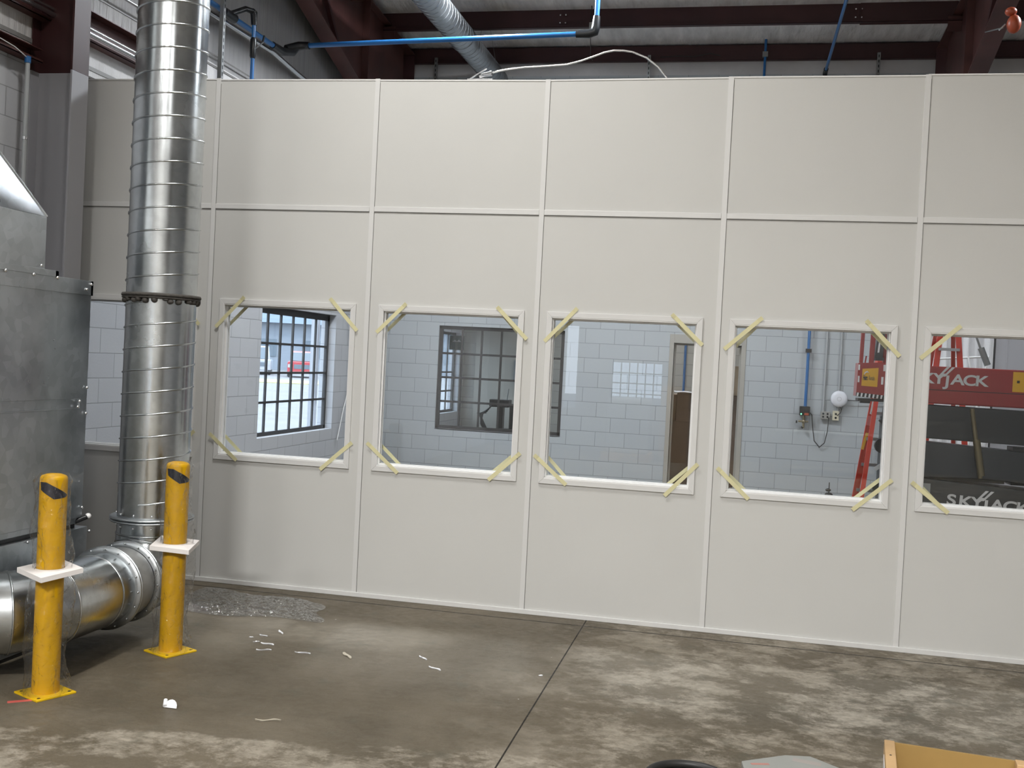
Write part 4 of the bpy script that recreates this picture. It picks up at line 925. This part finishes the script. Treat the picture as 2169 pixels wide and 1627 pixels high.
for y in (-3.0, -3.15): P_ = rot((4.449, y)); f.disc((P_[0], P_[1], CZ+0.0005), 0.004, 0.001, n=8)
build_each('nail_head', f, M_BLACK, cr)
# grey lid lying beside it
gl = thing('grey_metal_lid', 'grey painted sheet metal lid lying beside the crate', 'lid', (4.1, -2.6, 0))
P = [(3.912, -2.425), (4.10, -2.285), (4.21, -2.262), (4.44, -2.46), (4.3, -3.0), (3.98, -3.0)]
build('panel', MB().prism([(x, y, 0.03) for x, y in P], (0, 0, 0.022)), M_LIDG, gl, bevel=0.003)
build('folded_rim', MB().prism([(3.922+(x-3.922)*0.985+0.002, -2.43+(y+2.43)*0.985-0.004, 0.0) for x, y in P], (0, 0, 0.03)), M_LIDG, gl)
build('red_marking', MB().box((3.95, -2.445, 0.052), (4.03, -2.425, 0.0526), rz=0.3), mat('faint_red_print', (0.45, 0.22, 0.19), 0.6), gl)['label'] = 'faint red marking'
build('printed_box', MB().box((4.13, -2.36, 0.052), (4.25, -2.32, 0.0524), rz=-0.2), mat('faint_print', (0.36, 0.33, 0.31), 0.6), gl)
# black coil at the bottom edge
f = MB(); pth = [(3.70+0.17*math.cos(a*PI/24), -2.735+0.17*math.sin(a*PI/24), 0.03) for a in range(49)]
f.tube(pth, 0.016, 12); f.tube([(x, y, 0.06) for x, y, z in pth], 0.016, 12); solo('rubber_hose', f, M_CABLE, 'black coiled rubber hose, just peeping over the bottom edge of the photo', 'hose')

# ------------------------------------------------------------------ room behind the partition
rg = thing('air_regulator', 'black air regulator box with brass fittings at the end of the blue drop pipe', 'regulator', (4.69, 7.3, 1.1))
build('control_box', MB().box((4.62, 7.26, 1.21), (4.75, 7.40, 1.33)), M_BLACK, rg, bevel=0.004)
build('indicator_light', MB().ball((4.64, 7.258, 1.228), 0.009), mat('green_led', (0.1, 0.9, 0.4), 0.4, emis=((0.2, 1, 0.5), 3)), rg)
build('orange_switch', MB().box((4.68, 7.254, 1.215), (4.735, 7.262, 1.245)), M_ORANGE, rg)
build('brass_fitting', MB().tube([(4.68, 7.33, 1.21), (4.68, 7.33, 1.04)], 0.016, 12).tube([(4.61, 7.33, 1.13), (4.74, 7.33, 1.13)], 0.013, 10).ball((4.68, 7.33, 1.13), 0.028), mat('old_brass', (0.30, 0.26, 0.17), 0.4, 0.7), rg)
build('drain_cock', MB().ball((4.67, 7.33, 1.05), 0.018).tube([(4.60, 7.33, 1.12), (4.58, 7.33, 1.12)], 0.018, 8), M_BLACK, rg)
solo('power_cord', MB().tube([(4.758, 7.30, 1.25), (4.78, 7.30, 1.22), (4.80, 7.33, 1.05), (4.83, 7.35, 0.88), (4.90, 7.36, 0.80), (4.96, 7.35, 0.86), (4.99, 7.33, 1.02), (4.995, 7.33, 1.20)], 0.006, 8), M_CABLE, 'black power cord looping from the regulator to the grey outlet box', 'cord')
t = thing('outlet_box', 'grey two-gang outlet box fed by a long conduit on the far wall', 'outlet', (4.95, 7.37, 1.18))
build('box', MB().box((4.895, 7.34, 1.175), (5.01, 7.40, 1.275)), M_GREYBOX, t, bevel=0.003)
f = MB()
for x in (4.925, 4.98):
    for z in (1.205, 1.245): f.disc((x, 7.338, z), 0.013, 0.004, 'y', 12)
build_each('receptacle', f, M_BLACK, t)
build('conduit', MB().tube([(4.925, 7.375, 1.27), (4.925, 7.375, 5.6)], 0.0135, 12), M_COND, t)
t = thing('outlet_box', 'ivory outlet plate under the round white disc on the far wall', 'outlet', (5.09, 7.37, 1.16))
build('plate', MB().box((5.045, 7.345, 1.165), (5.125, 7.40, 1.290)), M_IVORY, t, bevel=0.003)
build_each('receptacle', MB().disc((5.085, 7.343, 1.20), 0.014, 0.004, 'y', 12).disc((5.085, 7.343, 1.25), 0.014, 0.004, 'y', 12), M_BLACK, t)
build('conduit', MB().tube([(5.11, 7.375, 1.29), (5.11, 7.375, 5.6)], 0.0135, 12), M_COND, t)
t = thing('wireless_disc', 'round white wireless access disc hanging on the far block wall', 'access point', (5.113, 7.33, 1.34))
build('body', MB().lathe([(0.0005, -0.030), (0.06, -0.029), (0.098, -0.020), (0.108, -0.004), (0.104, 0.012), (0.0005, 0.014)], (5.113, 7.325, 1.450), 'y', 40), M_WHITE, t)
build('ring_mark', MB().ring((5.113, 7.2955, 1.450), 0.024, 0.028, 0.002, 'y', 24), M_COND, t)
solo('patch_cable', MB().tube([(5.113, 7.32, 1.36), (5.15, 7.31, 1.32), (5.14, 7.32, 1.27), (5.10, 7.33, 1.23)], 0.005, 8), M_CABLE, 'short black cable curling from the white disc to the ivory plate', 'cable')
solo('patch_cable', MB().tube([(5.21, 7.33, 1.44), (5.5, 7.34, 1.44), (6.0, 7.35, 1.46)], 0.005, 8), M_CABLE, 'black cable running right from the white disc behind the lift', 'cable')
t = thing('pipe_stub', 'small black valve stub standing on the floor at the far wall', 'valve', (5.04, 7.2, 0))
build('stem', MB().tube([(5.04, 7.2, 0.0), (5.04, 7.2, 0.36)], 0.006, 8).tube([(5.04, 7.2, 0.0), (5.04, 7.2, 0.18)], 0.016, 10), M_BLACK, t)
build('valve_body', MB().ball((5.04, 7.2, 0.20), 0.035, (1.5, 1, 0.8)).ball((5.03, 7.2, 0.26), 0.03, (1.2, 1, .7)), M_BLACK, t)
# wires and conduit by the left steel window
solo('hanging_wire', MB().tube([(-1.18, 5.95, 3.6), (-1.17, 5.92, 2.3), (-1.14, 5.98, 1.9), (-1.16, 6.05, 1.5), (-1.19, 5.85, 1.0), (-1.2, 5.7, 0.6)], 0.007, 8), M_CABLEW, 'white cable hanging at the right side of the bright steel window', 'cable')
t = thing('switch_box', 'grey switch box with two thin conduits, right of the bright steel window', 'electrical box', (-1.2, 6.6, 1.3))
build('box', MB().box((-1.25, 6.52, 1.30), (-1.19, 6.68, 1.46)), M_COND, t)
build('conduit', MB().tube([(-1.22, 6.56, 1.46), (-1.22, 6.56, 5.0)], 0.012, 10).tube([(-1.22, 6.64, 1.46), (-1.22, 6.64, 5.0)], 0.012, 10), M_COND, t)

# annex beyond the far wall, seen through the inner window and the door
def carton(x0, y0, z0, x1, y1, z1, m, lab):
    t = thing('cardboard_box', lab, 'box', ((x0+x1)/2, (y0+y1)/2, z0), 'cardboard boxes beyond the doorway')
    build('carton', MB().box((x0, y0, z0), (x1, y1, z1)), m, t, bevel=0.004)
    build('sealing_tape', MB().box(((x0+x1)/2-0.03, y0-0.001, z1-0.12), ((x0+x1)/2+0.03, y0, z1)), M_CARDL, t)
carton(2.72, 8.4, 0, 4.15, 9.3, 0.98, M_CARDD, 'big dark brown carton at the bottom beyond the doorway')
carton(2.95, 8.4, 0.98, 4.05, 9.2, 1.395, M_CARDD, 'second dark carton resting on the big one beyond the doorway')
carton(2.62, 8.55, 0.98, 2.935, 9.1, 1.36, M_CARD, 'narrow lighter carton at the left of the second layer beyond the doorway')
carton(3.66, 8.45, 1.395, 4.02, 8.9, 1.82, M_CARDL, 'tan carton on top of the stack beyond the doorway')
vs = []
for i in range(13):
    for j in range(5): vs.append((2.75+0.07*i, 8.38+0.06*j, 1.400+0.012*abs(math.sin(i*1.1+j))+0.01*(j % 2)))
solo('plastic_wrap', MB().add(vs, [(i*5+j, i*5+j+1, (i+1)*5+j+1, (i+1)*5+j) for i in range(12) for j in range(4)], True), M_WHITE, 'white plastic wrap crumpled over the stacked cartons', 'plastic sheet')
solo('air_line', MB().tube([(2.86, 11.93, 1.3), (2.86, 11.93, 3.5)], 0.022, 10), M_BLUE, 'blue pipe on the wall of the room beyond the doorway', 'pipe')
t = thing('hanging_sign', 'small dark green sign hanging behind the inner steel window', 'sign', (-0.43, 8.5, 1.93))
build('board', MB().box((-0.55, 8.5, 1.86), (-0.32, 8.515, 2.08)), M_GREEN, t)
build('chain', MB().tube([(-0.53, 8.507, 2.08), (-0.53, 8.507, 4.41)], 0.003, 6).tube([(-0.34, 8.507, 2.08), (-0.34, 8.507, 4.41)], 0.003, 6), M_STRUT, t)
build('emblem', MB().prism([(-0.50, 8.497, 1.985), (-0.46, 8.497, 2.015), (-0.43, 8.497, 1.99), (-0.40, 8.497, 2.02), (-0.36, 8.497, 1.985)], (0, 0.002, 0)), M_LOGO, t)
solo('notice_sheet', MB().box((-0.80, 11.97, 1.7), (-0.62, 11.99, 2.15)), mat('yellow_paper', (0.48, 0.44, 0.28), 0.6), 'pale yellow notice on the wall behind the inner window', 'paper')
m_ = thing('bench_machine', 'black bench machine with looped hoses behind the inner steel window', 'machine', (0.25, 9.6, 0))
build('cabinet', MB().box((-0.02, 9.4, 0), (0.75, 9.9, 0.62)), M_LIFTG, m_, bevel=0.01)
build('head', MB().box((-0.10, 9.45, 0.98), (0.22, 9.7, 1.10)).box((0.02, 9.5, 0.62), (0.12, 9.65, 1.0)).box((0.25, 9.4, 0.62), (0.7, 9.8, 1.02)), M_BLACK, m_, bevel=0.01)
for k_ in range(5):
    build('hose', MB().tube([(-0.05-0.02*k_, 9.42, 1.0-0.03*k_), (-0.19-0.02*k_, 9.42, 0.86), (-0.22, 9.42, 0.70+0.03*k_), (-0.12, 9.42, 0.55+0.02*k_), (0.02, 9.42, 0.6)], 0.011, 8), M_CABLE, m_)
build('lever', MB().tube([(0.18, 9.5, 1.1), (0.20, 9.5, 1.28)], 0.008, 8), M_STRUT, m_)
solo('wall_bracket', MB().box((-0.25, 11.9, 1.35), (-0.18, 11.98, 1.75)).box((-0.02, 11.9, 0.9), (0.06, 11.98, 3.4)), M_STRUT, 'grey bracket and duct on the wall behind the inner window', 'bracket')
solo('wall_panel', MB().box((-1.0, 11.95, 0.2), (-0.15, 11.97, 3.3)), mat('buff_panel', (0.47, 0.45, 0.40), 0.6), 'buff wall sheet beyond the inner window', 'panel')

# ------------------------------------------------------------------ boom lift parked behind the partition
bl = thing('boom_lift', 'parked red and dark grey articulating boom lift seen through the right windows', 'boom lift', (6.3, 2.2, 0))
YL = 1.80
build('upper_boom', MB().box((5.12, YL, 1.560), (8.4, YL+0.30, 1.858)), M_LIFTR, bl, bevel=0.012)
build('boom_seam', MB().box((5.13, YL-0.002, 1.668), (8.38, YL, 1.673)), M_BLACK, bl)
build('second_boom', MB().prism([(5.12, YL+0.02, 1.552), (8.4, YL+0.02, 1.50), (8.4, YL+0.02, 1.22), (5.9, YL+0.02, 1.27), (5.12, YL+0.02, 1.285)], (0, 0.26, 0)), M_LIFTG, bl, bevel=0.008)
build('third_boom', MB().prism([(5.12, YL+0.02, 1.262), (8.4, YL+0.02, 1.09), (8.4, YL+0.02, 0.83), (5.75, YL+0.02, 0.985), (5.12, YL+0.02, 0.965)], (0, 0.26, 0)), M_LIFTG, bl, bevel=0.008)
build('boom_underside', MB().box((5.12, YL+0.05, 0.955), (5.9, YL+0.25, 1.02)).box((5.95, YL+0.06, 0.95), (6.6, YL+0.25, 1.25)), M_BLACK, bl)
build('lower_boom', MB().prism([(5.10, YL-0.06, 0.975), (8.4, YL-0.06, 0.80), (8.4, YL-0.06, 0.46), (5.10, YL-0.06, 0.66)], (0, 0.34, 0)), M_LIFTG, bl, bevel=0.008)
build('chassis', MB().box((5.0, 1.55, 0.28), (8.3, 2.7, 0.60)), M_LIFTG, bl, bevel=0.02)
for (x, y) in ((5.4, 1.66), (5.4, 2.6), (7.8, 1.66), (7.8, 2.6)):
    wh = build('wheel', MB().lathe([(0.16, -0.11), (0.36, -0.11), (0.38, -0.07), (0.38, 0.07), (0.36, 0.11), (0.16, 0.11)], (x, y, 0.38), 'y', 36), M_TYRE, bl)
    build('wheel_hub', MB().lathe([(0.0005, -0.09), (0.12, -0.09), (0.17, -0.06), (0.17, 0.06), (0.0005, 0.06)], (x, y, 0.38), 'y', 24), M_LIFTR, wh)
build('mast_pivot', MB().box((4.965, YL+0.05, 0.55), (5.12, YL+0.27, 1.45)), M_LIFTG, bl, bevel=0.02)
f = MB().tube([(4.96, YL+0.08, 1.42), (5.1, YL+0.08, 1.25)], 0.035, 14).disc((4.965, YL+0.02, 1.20), 0.06, 0.05, 'y').disc((4.965, YL+0.02, 0.86), 0.055, 0.05, 'y').disc((4.99, YL+0.02, 0.70), 0.03, 0.05, 'y')
build_each('pivot_pin', f, M_BLACK, bl)
build('hydraulic_hose', MB().tube([(4.97, YL+0.03, 1.52), (4.955, YL+0.0, 1.40), (5.0, YL+0.0, 1.27), (5.03, YL, 1.05)], 0.013, 8).tube([(4.93, YL+0.03, 1.16), (5.0, YL+0.0, 1.22), (5.05, YL, 1.2)], 0.010, 8), M_CABLE, bl)
build_each('steel_link', MB().bar((4.93, YL+0.1, 1.0), (5.06, YL+0.1, 1.10), 0.02, 0.03).bar((4.90, YL+0.1, 0.84), (5.06, YL+0.1, 0.95), 0.02, 0.03), M_ALU, bl)
# platform end with sticker
pb = build('platform_box', MB().prism([(4.765, 1.98, 1.858), (4.985, 1.98, 1.872), (5.015, 1.98, 1.565), (4.760, 1.98, 1.585)], (0, 0.22, 0)), M_LIFTR, bl, bevel=0.004)
f = MB(); k_ = 0
build('warning_strip', MB().prism([(4.760, 1.9785, 1.616), (5.006, 1.9785, 1.600), (5.006, 1.9785, 1.568), (4.760, 1.9785, 1.584)], (0, 0.001, 0)), M_BLACK, bl)
f = MB()
for k_ in range(8): x = 4.764+k_*0.031; z = 1.584-k_*0.002; f.prism([(x, 1.9775, z+0.001), (x+0.013, 1.9775, z), (x+0.018, 1.9775, z+0.030), (x+0.004, 1.9775, z+0.031)], (0, 0.0008, 0))
build_each('warning_stripe', f, M_PAPER, bl)
st = build('rental_sticker', MB().prism([(4.800, 1.9778, 1.812), (4.925, 1.9778, 1.824), (4.922, 1.9778, 1.668), (4.797, 1.9778, 1.672)], (0, 0.0015, 0)), M_HYEL, bl)
st['label'] = 'yellow rental company sticker'
text('sticker_text', 'Herc', 0.056, (4.808, 1.9765, 1.722), (1, 0, -0.02), (0, 0, 1), M_INK, bl, 0.0030, 0.30)
text('sticker_text', 'Rentals', 0.052, (4.852, 1.9765, 1.722), (1, 0, -0.02), (0, 0, 1), M_INK, bl, 0.0, 0.30)
build('sticker_swoosh', MB().tube([(4.815, 1.977, 1.765), (4.822, 1.977, 1.782), (4.838, 1.977, 1.790), (4.850, 1.977, 1.780)], [0.002, 0.005, 0.006, 0.001], 6), M_PAPER, bl)
f = MB().box((4.767, 1.9772, 1.70), (4.780, 1.979, 1.752)).box((4.950, 1.9772, 1.69), (4.967, 1.979, 1.752)).box((4.766, 1.9772, 1.80), (4.779, 1.979, 1.845)).box((4.962, 1.9772, 1.80), (4.978, 1.979, 1.852))
build_each('small_decal', f, M_PAPER, bl)
f = MB().bar((4.792, 2.05, 1.86), (4.800, 2.05, 2.45), 0.030, 0.03).bar((4.872, 2.05, 1.86), (4.886, 2.05, 2.45), 0.040, 0.03).bar((4.975, 2.05, 1.86), (4.965, 2.05, 2.45), 0.026, 0.03).bar((4.79, 2.05, 2.44), (4.98, 2.05, 2.44), 0.03, 0.03).bar((4.825, 2.05, 1.86), (4.832, 2.05, 1.92), 0.012, 0.01)
build_each('platform_rail', f, M_LIFTR, bl, bevel=0.004)
build('control_console', MB().prism([(4.895, 2.00, 1.90), (4.955, 2.00, 1.90), (4.965, 2.00, 2.14), (4.915, 2.00, 2.14)], (0, 0.1, 0)).box((4.90, 2.0, 1.885), (4.965, 2.12, 1.91)), M_LIFTG, bl, bevel=0.004)
build('console_label', MB().prism([(4.911, 1.998, 1.95), (4.925, 1.998, 1.95), (4.934, 1.998, 2.08), (4.921, 1.998, 2.08)], (0, 0.001, 0)), M_PAPER, bl)
build('platform_floor', MB().box((4.78, 2.0, 1.548), (5.12, 2.2, 1.568)).box((4.80, 2.02, 1.53), (4.88, 2.1, 1.55)), M_BLACK, bl)
# SKYJACK lettering with the double slash over the J
def skyjack(o, H, sl, m, y):
    xd = Vector((1, 0, sl)).normalized(); yd = Vector((0.06, 0, 1)).normalized(); O = Vector(o)
    adv = H*1.06; x = 0
    for ch, wd in (('S', 0.93), ('K', 1.0), ('Y', 1.00), ('J', 0.52), ('A', 0.98), ('C', 1.0), ('K', 1.0)):
        p = O + xd*(x) + Vector((0, y-O.y, 0)) - (yd*H*0.16 if ch == 'J' else Vector((0, 0, 0)))
        text('logo_letter', ch, H*1.40, p, xd, yd, m, bl, H*0.035, 1.28); x += adv*wd*1.02
    base = O + xd*(adv*1.98) + Vector((0, y-O.y, 0)); f = MB()
    for k_ in (0, 1):
        q = base + xd*(H*0.46*k_+H*0.40) + yd*(H*0.70)
        f.prism([q, q+xd*H*0.20, q+xd*H*1.00+yd*H*0.95, q+xd*H*0.72+yd*H*0.95], (0, 0.001, 0))
    build_each('logo_slash', f, m, bl)
skyjack((5.145, 1.7985, 1.725), 0.082, -0.012, M_LOGO, 1.7975)
skyjack((5.458, 1.7385, 0.775), 0.086, -0.052, M_LOGO, 1.7375)
build('yellow_decal', MB().box((5.905, 1.7978, 1.685), (6.25, 1.799, 1.842)), M_HYEL, bl)['label'] = 'yellow square decal'
build('decal_dot', MB().box((5.935, 1.7972, 1.755), (5.955, 1.7978, 1.775)), M_INK, bl)
build('blank_decal', MB().box((5.255, 1.7375, 0.83), (5.335, 1.739, 0.93)), M_STRUT, bl)
build('grease_ram', MB().tube([(5.69, 1.70, 1.00), (5.60, 1.70, 1.54)], 0.018, 12).tube([(5.695, 1.70, 1.02), (5.645, 1.70, 1.30)], 0.028, 12), mat('greasy_steel', (0.18, 0.15, 0.09), 0.3, 0.8), bl)

# step ladders
l1 = thing('step_ladder', 'red fibreglass ladder rail with yellow sticker left of the lift, behind the fourth window', 'ladder', (5.2, 3.6, 0))
def lad(y, x0, z0, x1, z1, x2, x3, t, m, rs=1):
    for (a, b) in (((x0, y, z0), (x1, y, z1)), ((x2, y, z0), (x3, y, z1))): build('rail', MB().bar(a, b, 0.055, 0.03, (0, 1, 0)), m, t, bevel=0.003)
    for i in range(7):
        t_ = (i+0.7)/7.6; xa = x0+(x1-x0)*t_; xb = x2+(x3-x2)*t_; z = z0+(z1-z0)*t_
        build('rung', MB().box((xa, y-0.03, z), (xb, y+0.05, z+0.028)), M_ALU, t)
    for (a, b) in (((x0, y+0.9*rs, z0), (x1, y+0.12*rs, z1)), ((x2, y+0.9*rs, z0), (x3, y+0.12*rs, z1))): build('rear_rail', MB().bar(a, b, 0.04, 0.025, (0, 1, 0)), m, t)
    build('top_cap', MB().box((min(x1, x3)-0.03, y-0.05, z1-0.02), (max(x1, x3)+0.03, y+0.2, z1+0.05)), m, t, bevel=0.008)
lad(3.4, 4.875, 0.0, 5.112, 1.86, 5.52, 5.32, l1, M_LADR, -0.75)
build('yellow_sticker', MB().bar((4.992, 3.381, 1.06), (5.028, 3.381, 1.22), 0.004, 0.026, (1, 0, 0)), M_HYEL, l1)
build('white_sticker', MB().bar((5.052, 3.381, 1.40), (5.075, 3.381, 1.56), 0.004, 0.022, (1, 0, 0)), M_PAPER, l1)
build('pink_sticker', MB().bar((5.040, 3.380, 1.29), (5.053, 3.380, 1.38), 0.004, 0.05, (1, 0, 0)), mat('pink_print', (0.6, 0.16, 0.16), 0.5), l1)
l2 = thing('step_ladder', 'tall red fibreglass step ladder with grey steps behind the red boom, rightmost window', 'ladder', (5.95, 4.6, 0))
lad(4.5, 5.66, 0.0, 5.86, 2.75, 6.24, 5.94, l2, M_LADR)

# white sheeting and light stands by the right column
f = MB(); vs = []
for i in range(41):
    x = 5.95+1.0*i/40
    for j in range(2): vs.append((x-0.1, 6.80+0.03*math.sin(i*1.3)+0.015*math.sin(i*3.1), 0.1+3.0*j))
f.add(vs, [(2*i, 2*i+2, 2*i+3, 2*i+1) for i in range(40)], True)
f.add([(v[0], v[1]+0.004, v[2]) for v in vs], [(2*i, 2*i+1, 2*i+3, 2*i+2) for i in range(40)], True)
solo('white_sheeting', f, M_SHEETW, 'white plastic sheeting hanging behind the ladder and the lift', 'sheeting')
t = thing('work_stand', 'thin white stand with angled legs before the white sheeting', 'stand', (6.45, 6.0, 0))
build('rail', MB().tube([(6.0, 6.0, 2.0), (6.62, 6.0, 2.06)], 0.012, 8).tube([(6.40, 6.0, 2.05), (6.60, 6.0, 1.2), (6.64, 6.0, 0.0)], 0.014, 8).tube([(6.62, 6.0, 2.06), (6.3, 6.0, 0.0)], 0.014, 8), M_TRIMW, t)
solo('hanging_hose', MB().tube([(6.10, 5.5, 6.25), (6.22, 5.5, 3.6), (6.28, 5.5, 2.75), (6.38, 5.5, 2.25), (6.47, 5.5, 2.02)], 0.012, 8).tube([(6.43, 5.5, 2.14), (6.51, 5.5, 1.95)], 0.035, 10), M_STRUT, 'grey hose nozzle hanging in front of the white sheeting', 'hose')
solo('grey_locker', MB().box((6.88, 6.84, 0), (8.2, 7.3, 3.0)).box((7.0, 6.835, 0.1), (7.02, 6.84, 2.9)).box((7.35, 6.835, 0.1), (7.37, 6.84, 2.9)), M_CGREY, 'tall grey cabinet right of the white sheeting', 'cabinet')

# ------------------------------------------------------------------ shop side behind the camera (seen in reflections)
t = thing('pallet_load', 'shrink wrapped pallet load standing by the back wall behind the photographer', 'pallet', (1.8, -12.6, 0))
build('wrapped_goods', MB().box((1.45, -13.0, 0.14), (2.25, -12.2, 1.15)), mat('shrink_wrap', (0.5, 0.52, 0.54), 0.25, bump=(9, 0.8, 0.03)), t, bevel=0.06)
build('pallet_deck', MB().box((1.4, -13.05, 0), (2.3, -12.15, 0.14)), M_WOOD, t)
carton(2.42, -13.2, 0, 2.92, -12.6, 1.40, M_CARDL, 'tall tan carton by the back wall behind the photographer')
bpy.data.objects['cardboard_box.004']['group'] = 'cartons behind the photographer'
solo('work_table', MB().box((0.8, -12.9, 0.70), (3.4, -12.0, 0.74)).box((0.85, -12.85, 0), (0.91, -12.79, 0.7)).box((3.3, -12.85, 0), (3.36, -12.79, 0.7)).box((0.85, -12.1, 0), (0.91, -12.04, 0.7)).box((3.3, -12.1, 0), (3.36, -12.04, 0.7)) if False else MB().box((4.5, -12.9, 0.70), (6.4, -12.0, 0.74)).box((4.55, -12.85, 0), (4.61, -12.79, 0.7)).box((6.3, -12.85, 0), (6.36, -12.79, 0.7)).box((4.55, -12.1, 0), (4.61, -12.04, 0.7)).box((6.3, -12.1, 0), (6.36, -12.04, 0.7)), M_LIDG, 'grey steel work table by the back wall behind the photographer', 'table')

# ------------------------------------------------------------------ outdoors
gr = MB().box((-160, -60, -0.35), (-1.45, 200, -0.15)); gr.box((-1.45, -60, -0.35), (40, YB-0.2, -0.15)); struct('ground_outside', gr, M_ASPH)
FD = Vector((-0.402, 0.916, 0)); RD = Vector((0.916, 0.402, 0)); CAM0 = Vector((3.811, -7.058, 0))
def out(f, r, z): return CAM0 + FD*f + RD*r + Vector((0, 0, z))
def obox(mb, f0, f1, r0, r1, z0, z1):
    a, b, c, d = out(f0, r0, z0), out(f0, r1, z0), out(f1, r1, z0), out(f1, r0, z0); return mb.prism([a, b, c, d], (0, 0, z1-z0))
solo('grass_verge', obox(MB(), 60, 66, -3.0, 4.0, -0.15, -0.10), M_GRASS, 'strip of dry yellow grass before the red pickup outside the left window', 'grass')['kind'] = 'stuff'
solo('brick_pier', MB().box((-1.98, 7.15, -0.15), (-1.66, 7.65, 4)), M_BRICK, 'orange and buff brick pier just outside the bright steel window', 'pier')
solo('porch_post', MB().box((-2.56, 7.90, -0.15), (-2.46, 8.0, 3.4)), M_CARW, 'white porch post outside the bright steel window', 'post')
def vehicle(f0, r0, m, lab, H):
    o = out(f0, r0, -0.15); t = thing('parked_car', lab, 'car', tuple(o)); z = -0.15; hw = 1.0
    body = MB().prism([out(f0, r0-hw, z+0.35), out(f0, r0+hw, z+0.35), out(f0, r0+hw, z+1.05), out(f0, r0+hw*0.92, z+1.12), out(f0, r0-hw*0.92, z+1.12), out(f0, r0-hw, z+1.05)], FD*5.0)
    build('body', body, m, t, bevel=0.04)
    cab = MB().prism([out(f0+1.3, r0-hw*0.86, z+1.1), out(f0+1.3, r0+hw*0.86, z+1.1), out(f0+1.7, r0+hw*0.74, z+H), out(f0+1.7, r0-hw*0.74, z+H)], FD*2.2)
    build('cab', cab, M_CARW if m is not M_CARR else M_CARR, t, bevel=0.03)
    build('windscreen', MB().prism([out(f0+1.27, r0-hw*0.78, z+1.16), out(f0+1.27, r0+hw*0.78, z+1.16), out(f0+1.60, r0+hw*0.68, z+H-0.1), out(f0+1.60, r0-hw*0.68, z+H-0.1)], FD*0.02), M_CARG, t)
    build('grille', obox(MB(), f0-0.02, f0, r0-0.55, r0+0.55, z+0.62, z+0.92), M_CARG, t)
    for e in (-1, 1):
        build('headlamp', obox(MB(), f0-0.03, f0, r0+e*0.8-0.16, r0+e*0.8+0.16, z+0.70, z+0.92), M_CARW, t)
        for ff in (0.9, 4.0): build('wheel', obox(MB(), f0+ff-0.36, f0+ff+0.36, r0+e*0.88-0.12, r0+e*0.88+0.12, z, z+0.70), M_TYRE, t, bevel=0.2)
vehicle(74, 0.3, M_CARR, 'red parked pickup truck outside the bright steel window', 1.85)
vehicle(78, -2.9, M_CARW, 'white parked van to the left of the red pickup outside', 2.1)
hs_ = thing('neighbour_building', 'long pale building with blue-grey roof across the street outside', 'building', tuple(out(104, 0, -0.15)))
build('walls', obox(MB(), 100, 110, -30, 30, -0.15, 4.3), M_SIDING, hs_)
build('roof', MB().prism([out(99, -31, 4.2), out(111, -31, 4.2), out(105, -31, 7.6)], RD*62), M_ROOFO, hs_)
for i in range(12): build('window', obox(MB(), 99.9, 100, -26+i*4.4, -24+i*4.4, 1.1, 2.7), M_CARG, hs_)
for i, r_ in enumerate((-5.2, 2.0)):
    solo('street_pole', obox(MB(), 88, 88.2, r_, r_+0.16, -0.15, 9), M_CARG, ('thin street pole left of the white van outside', 'thin street pole right of the red pickup outside')[i], 'pole')
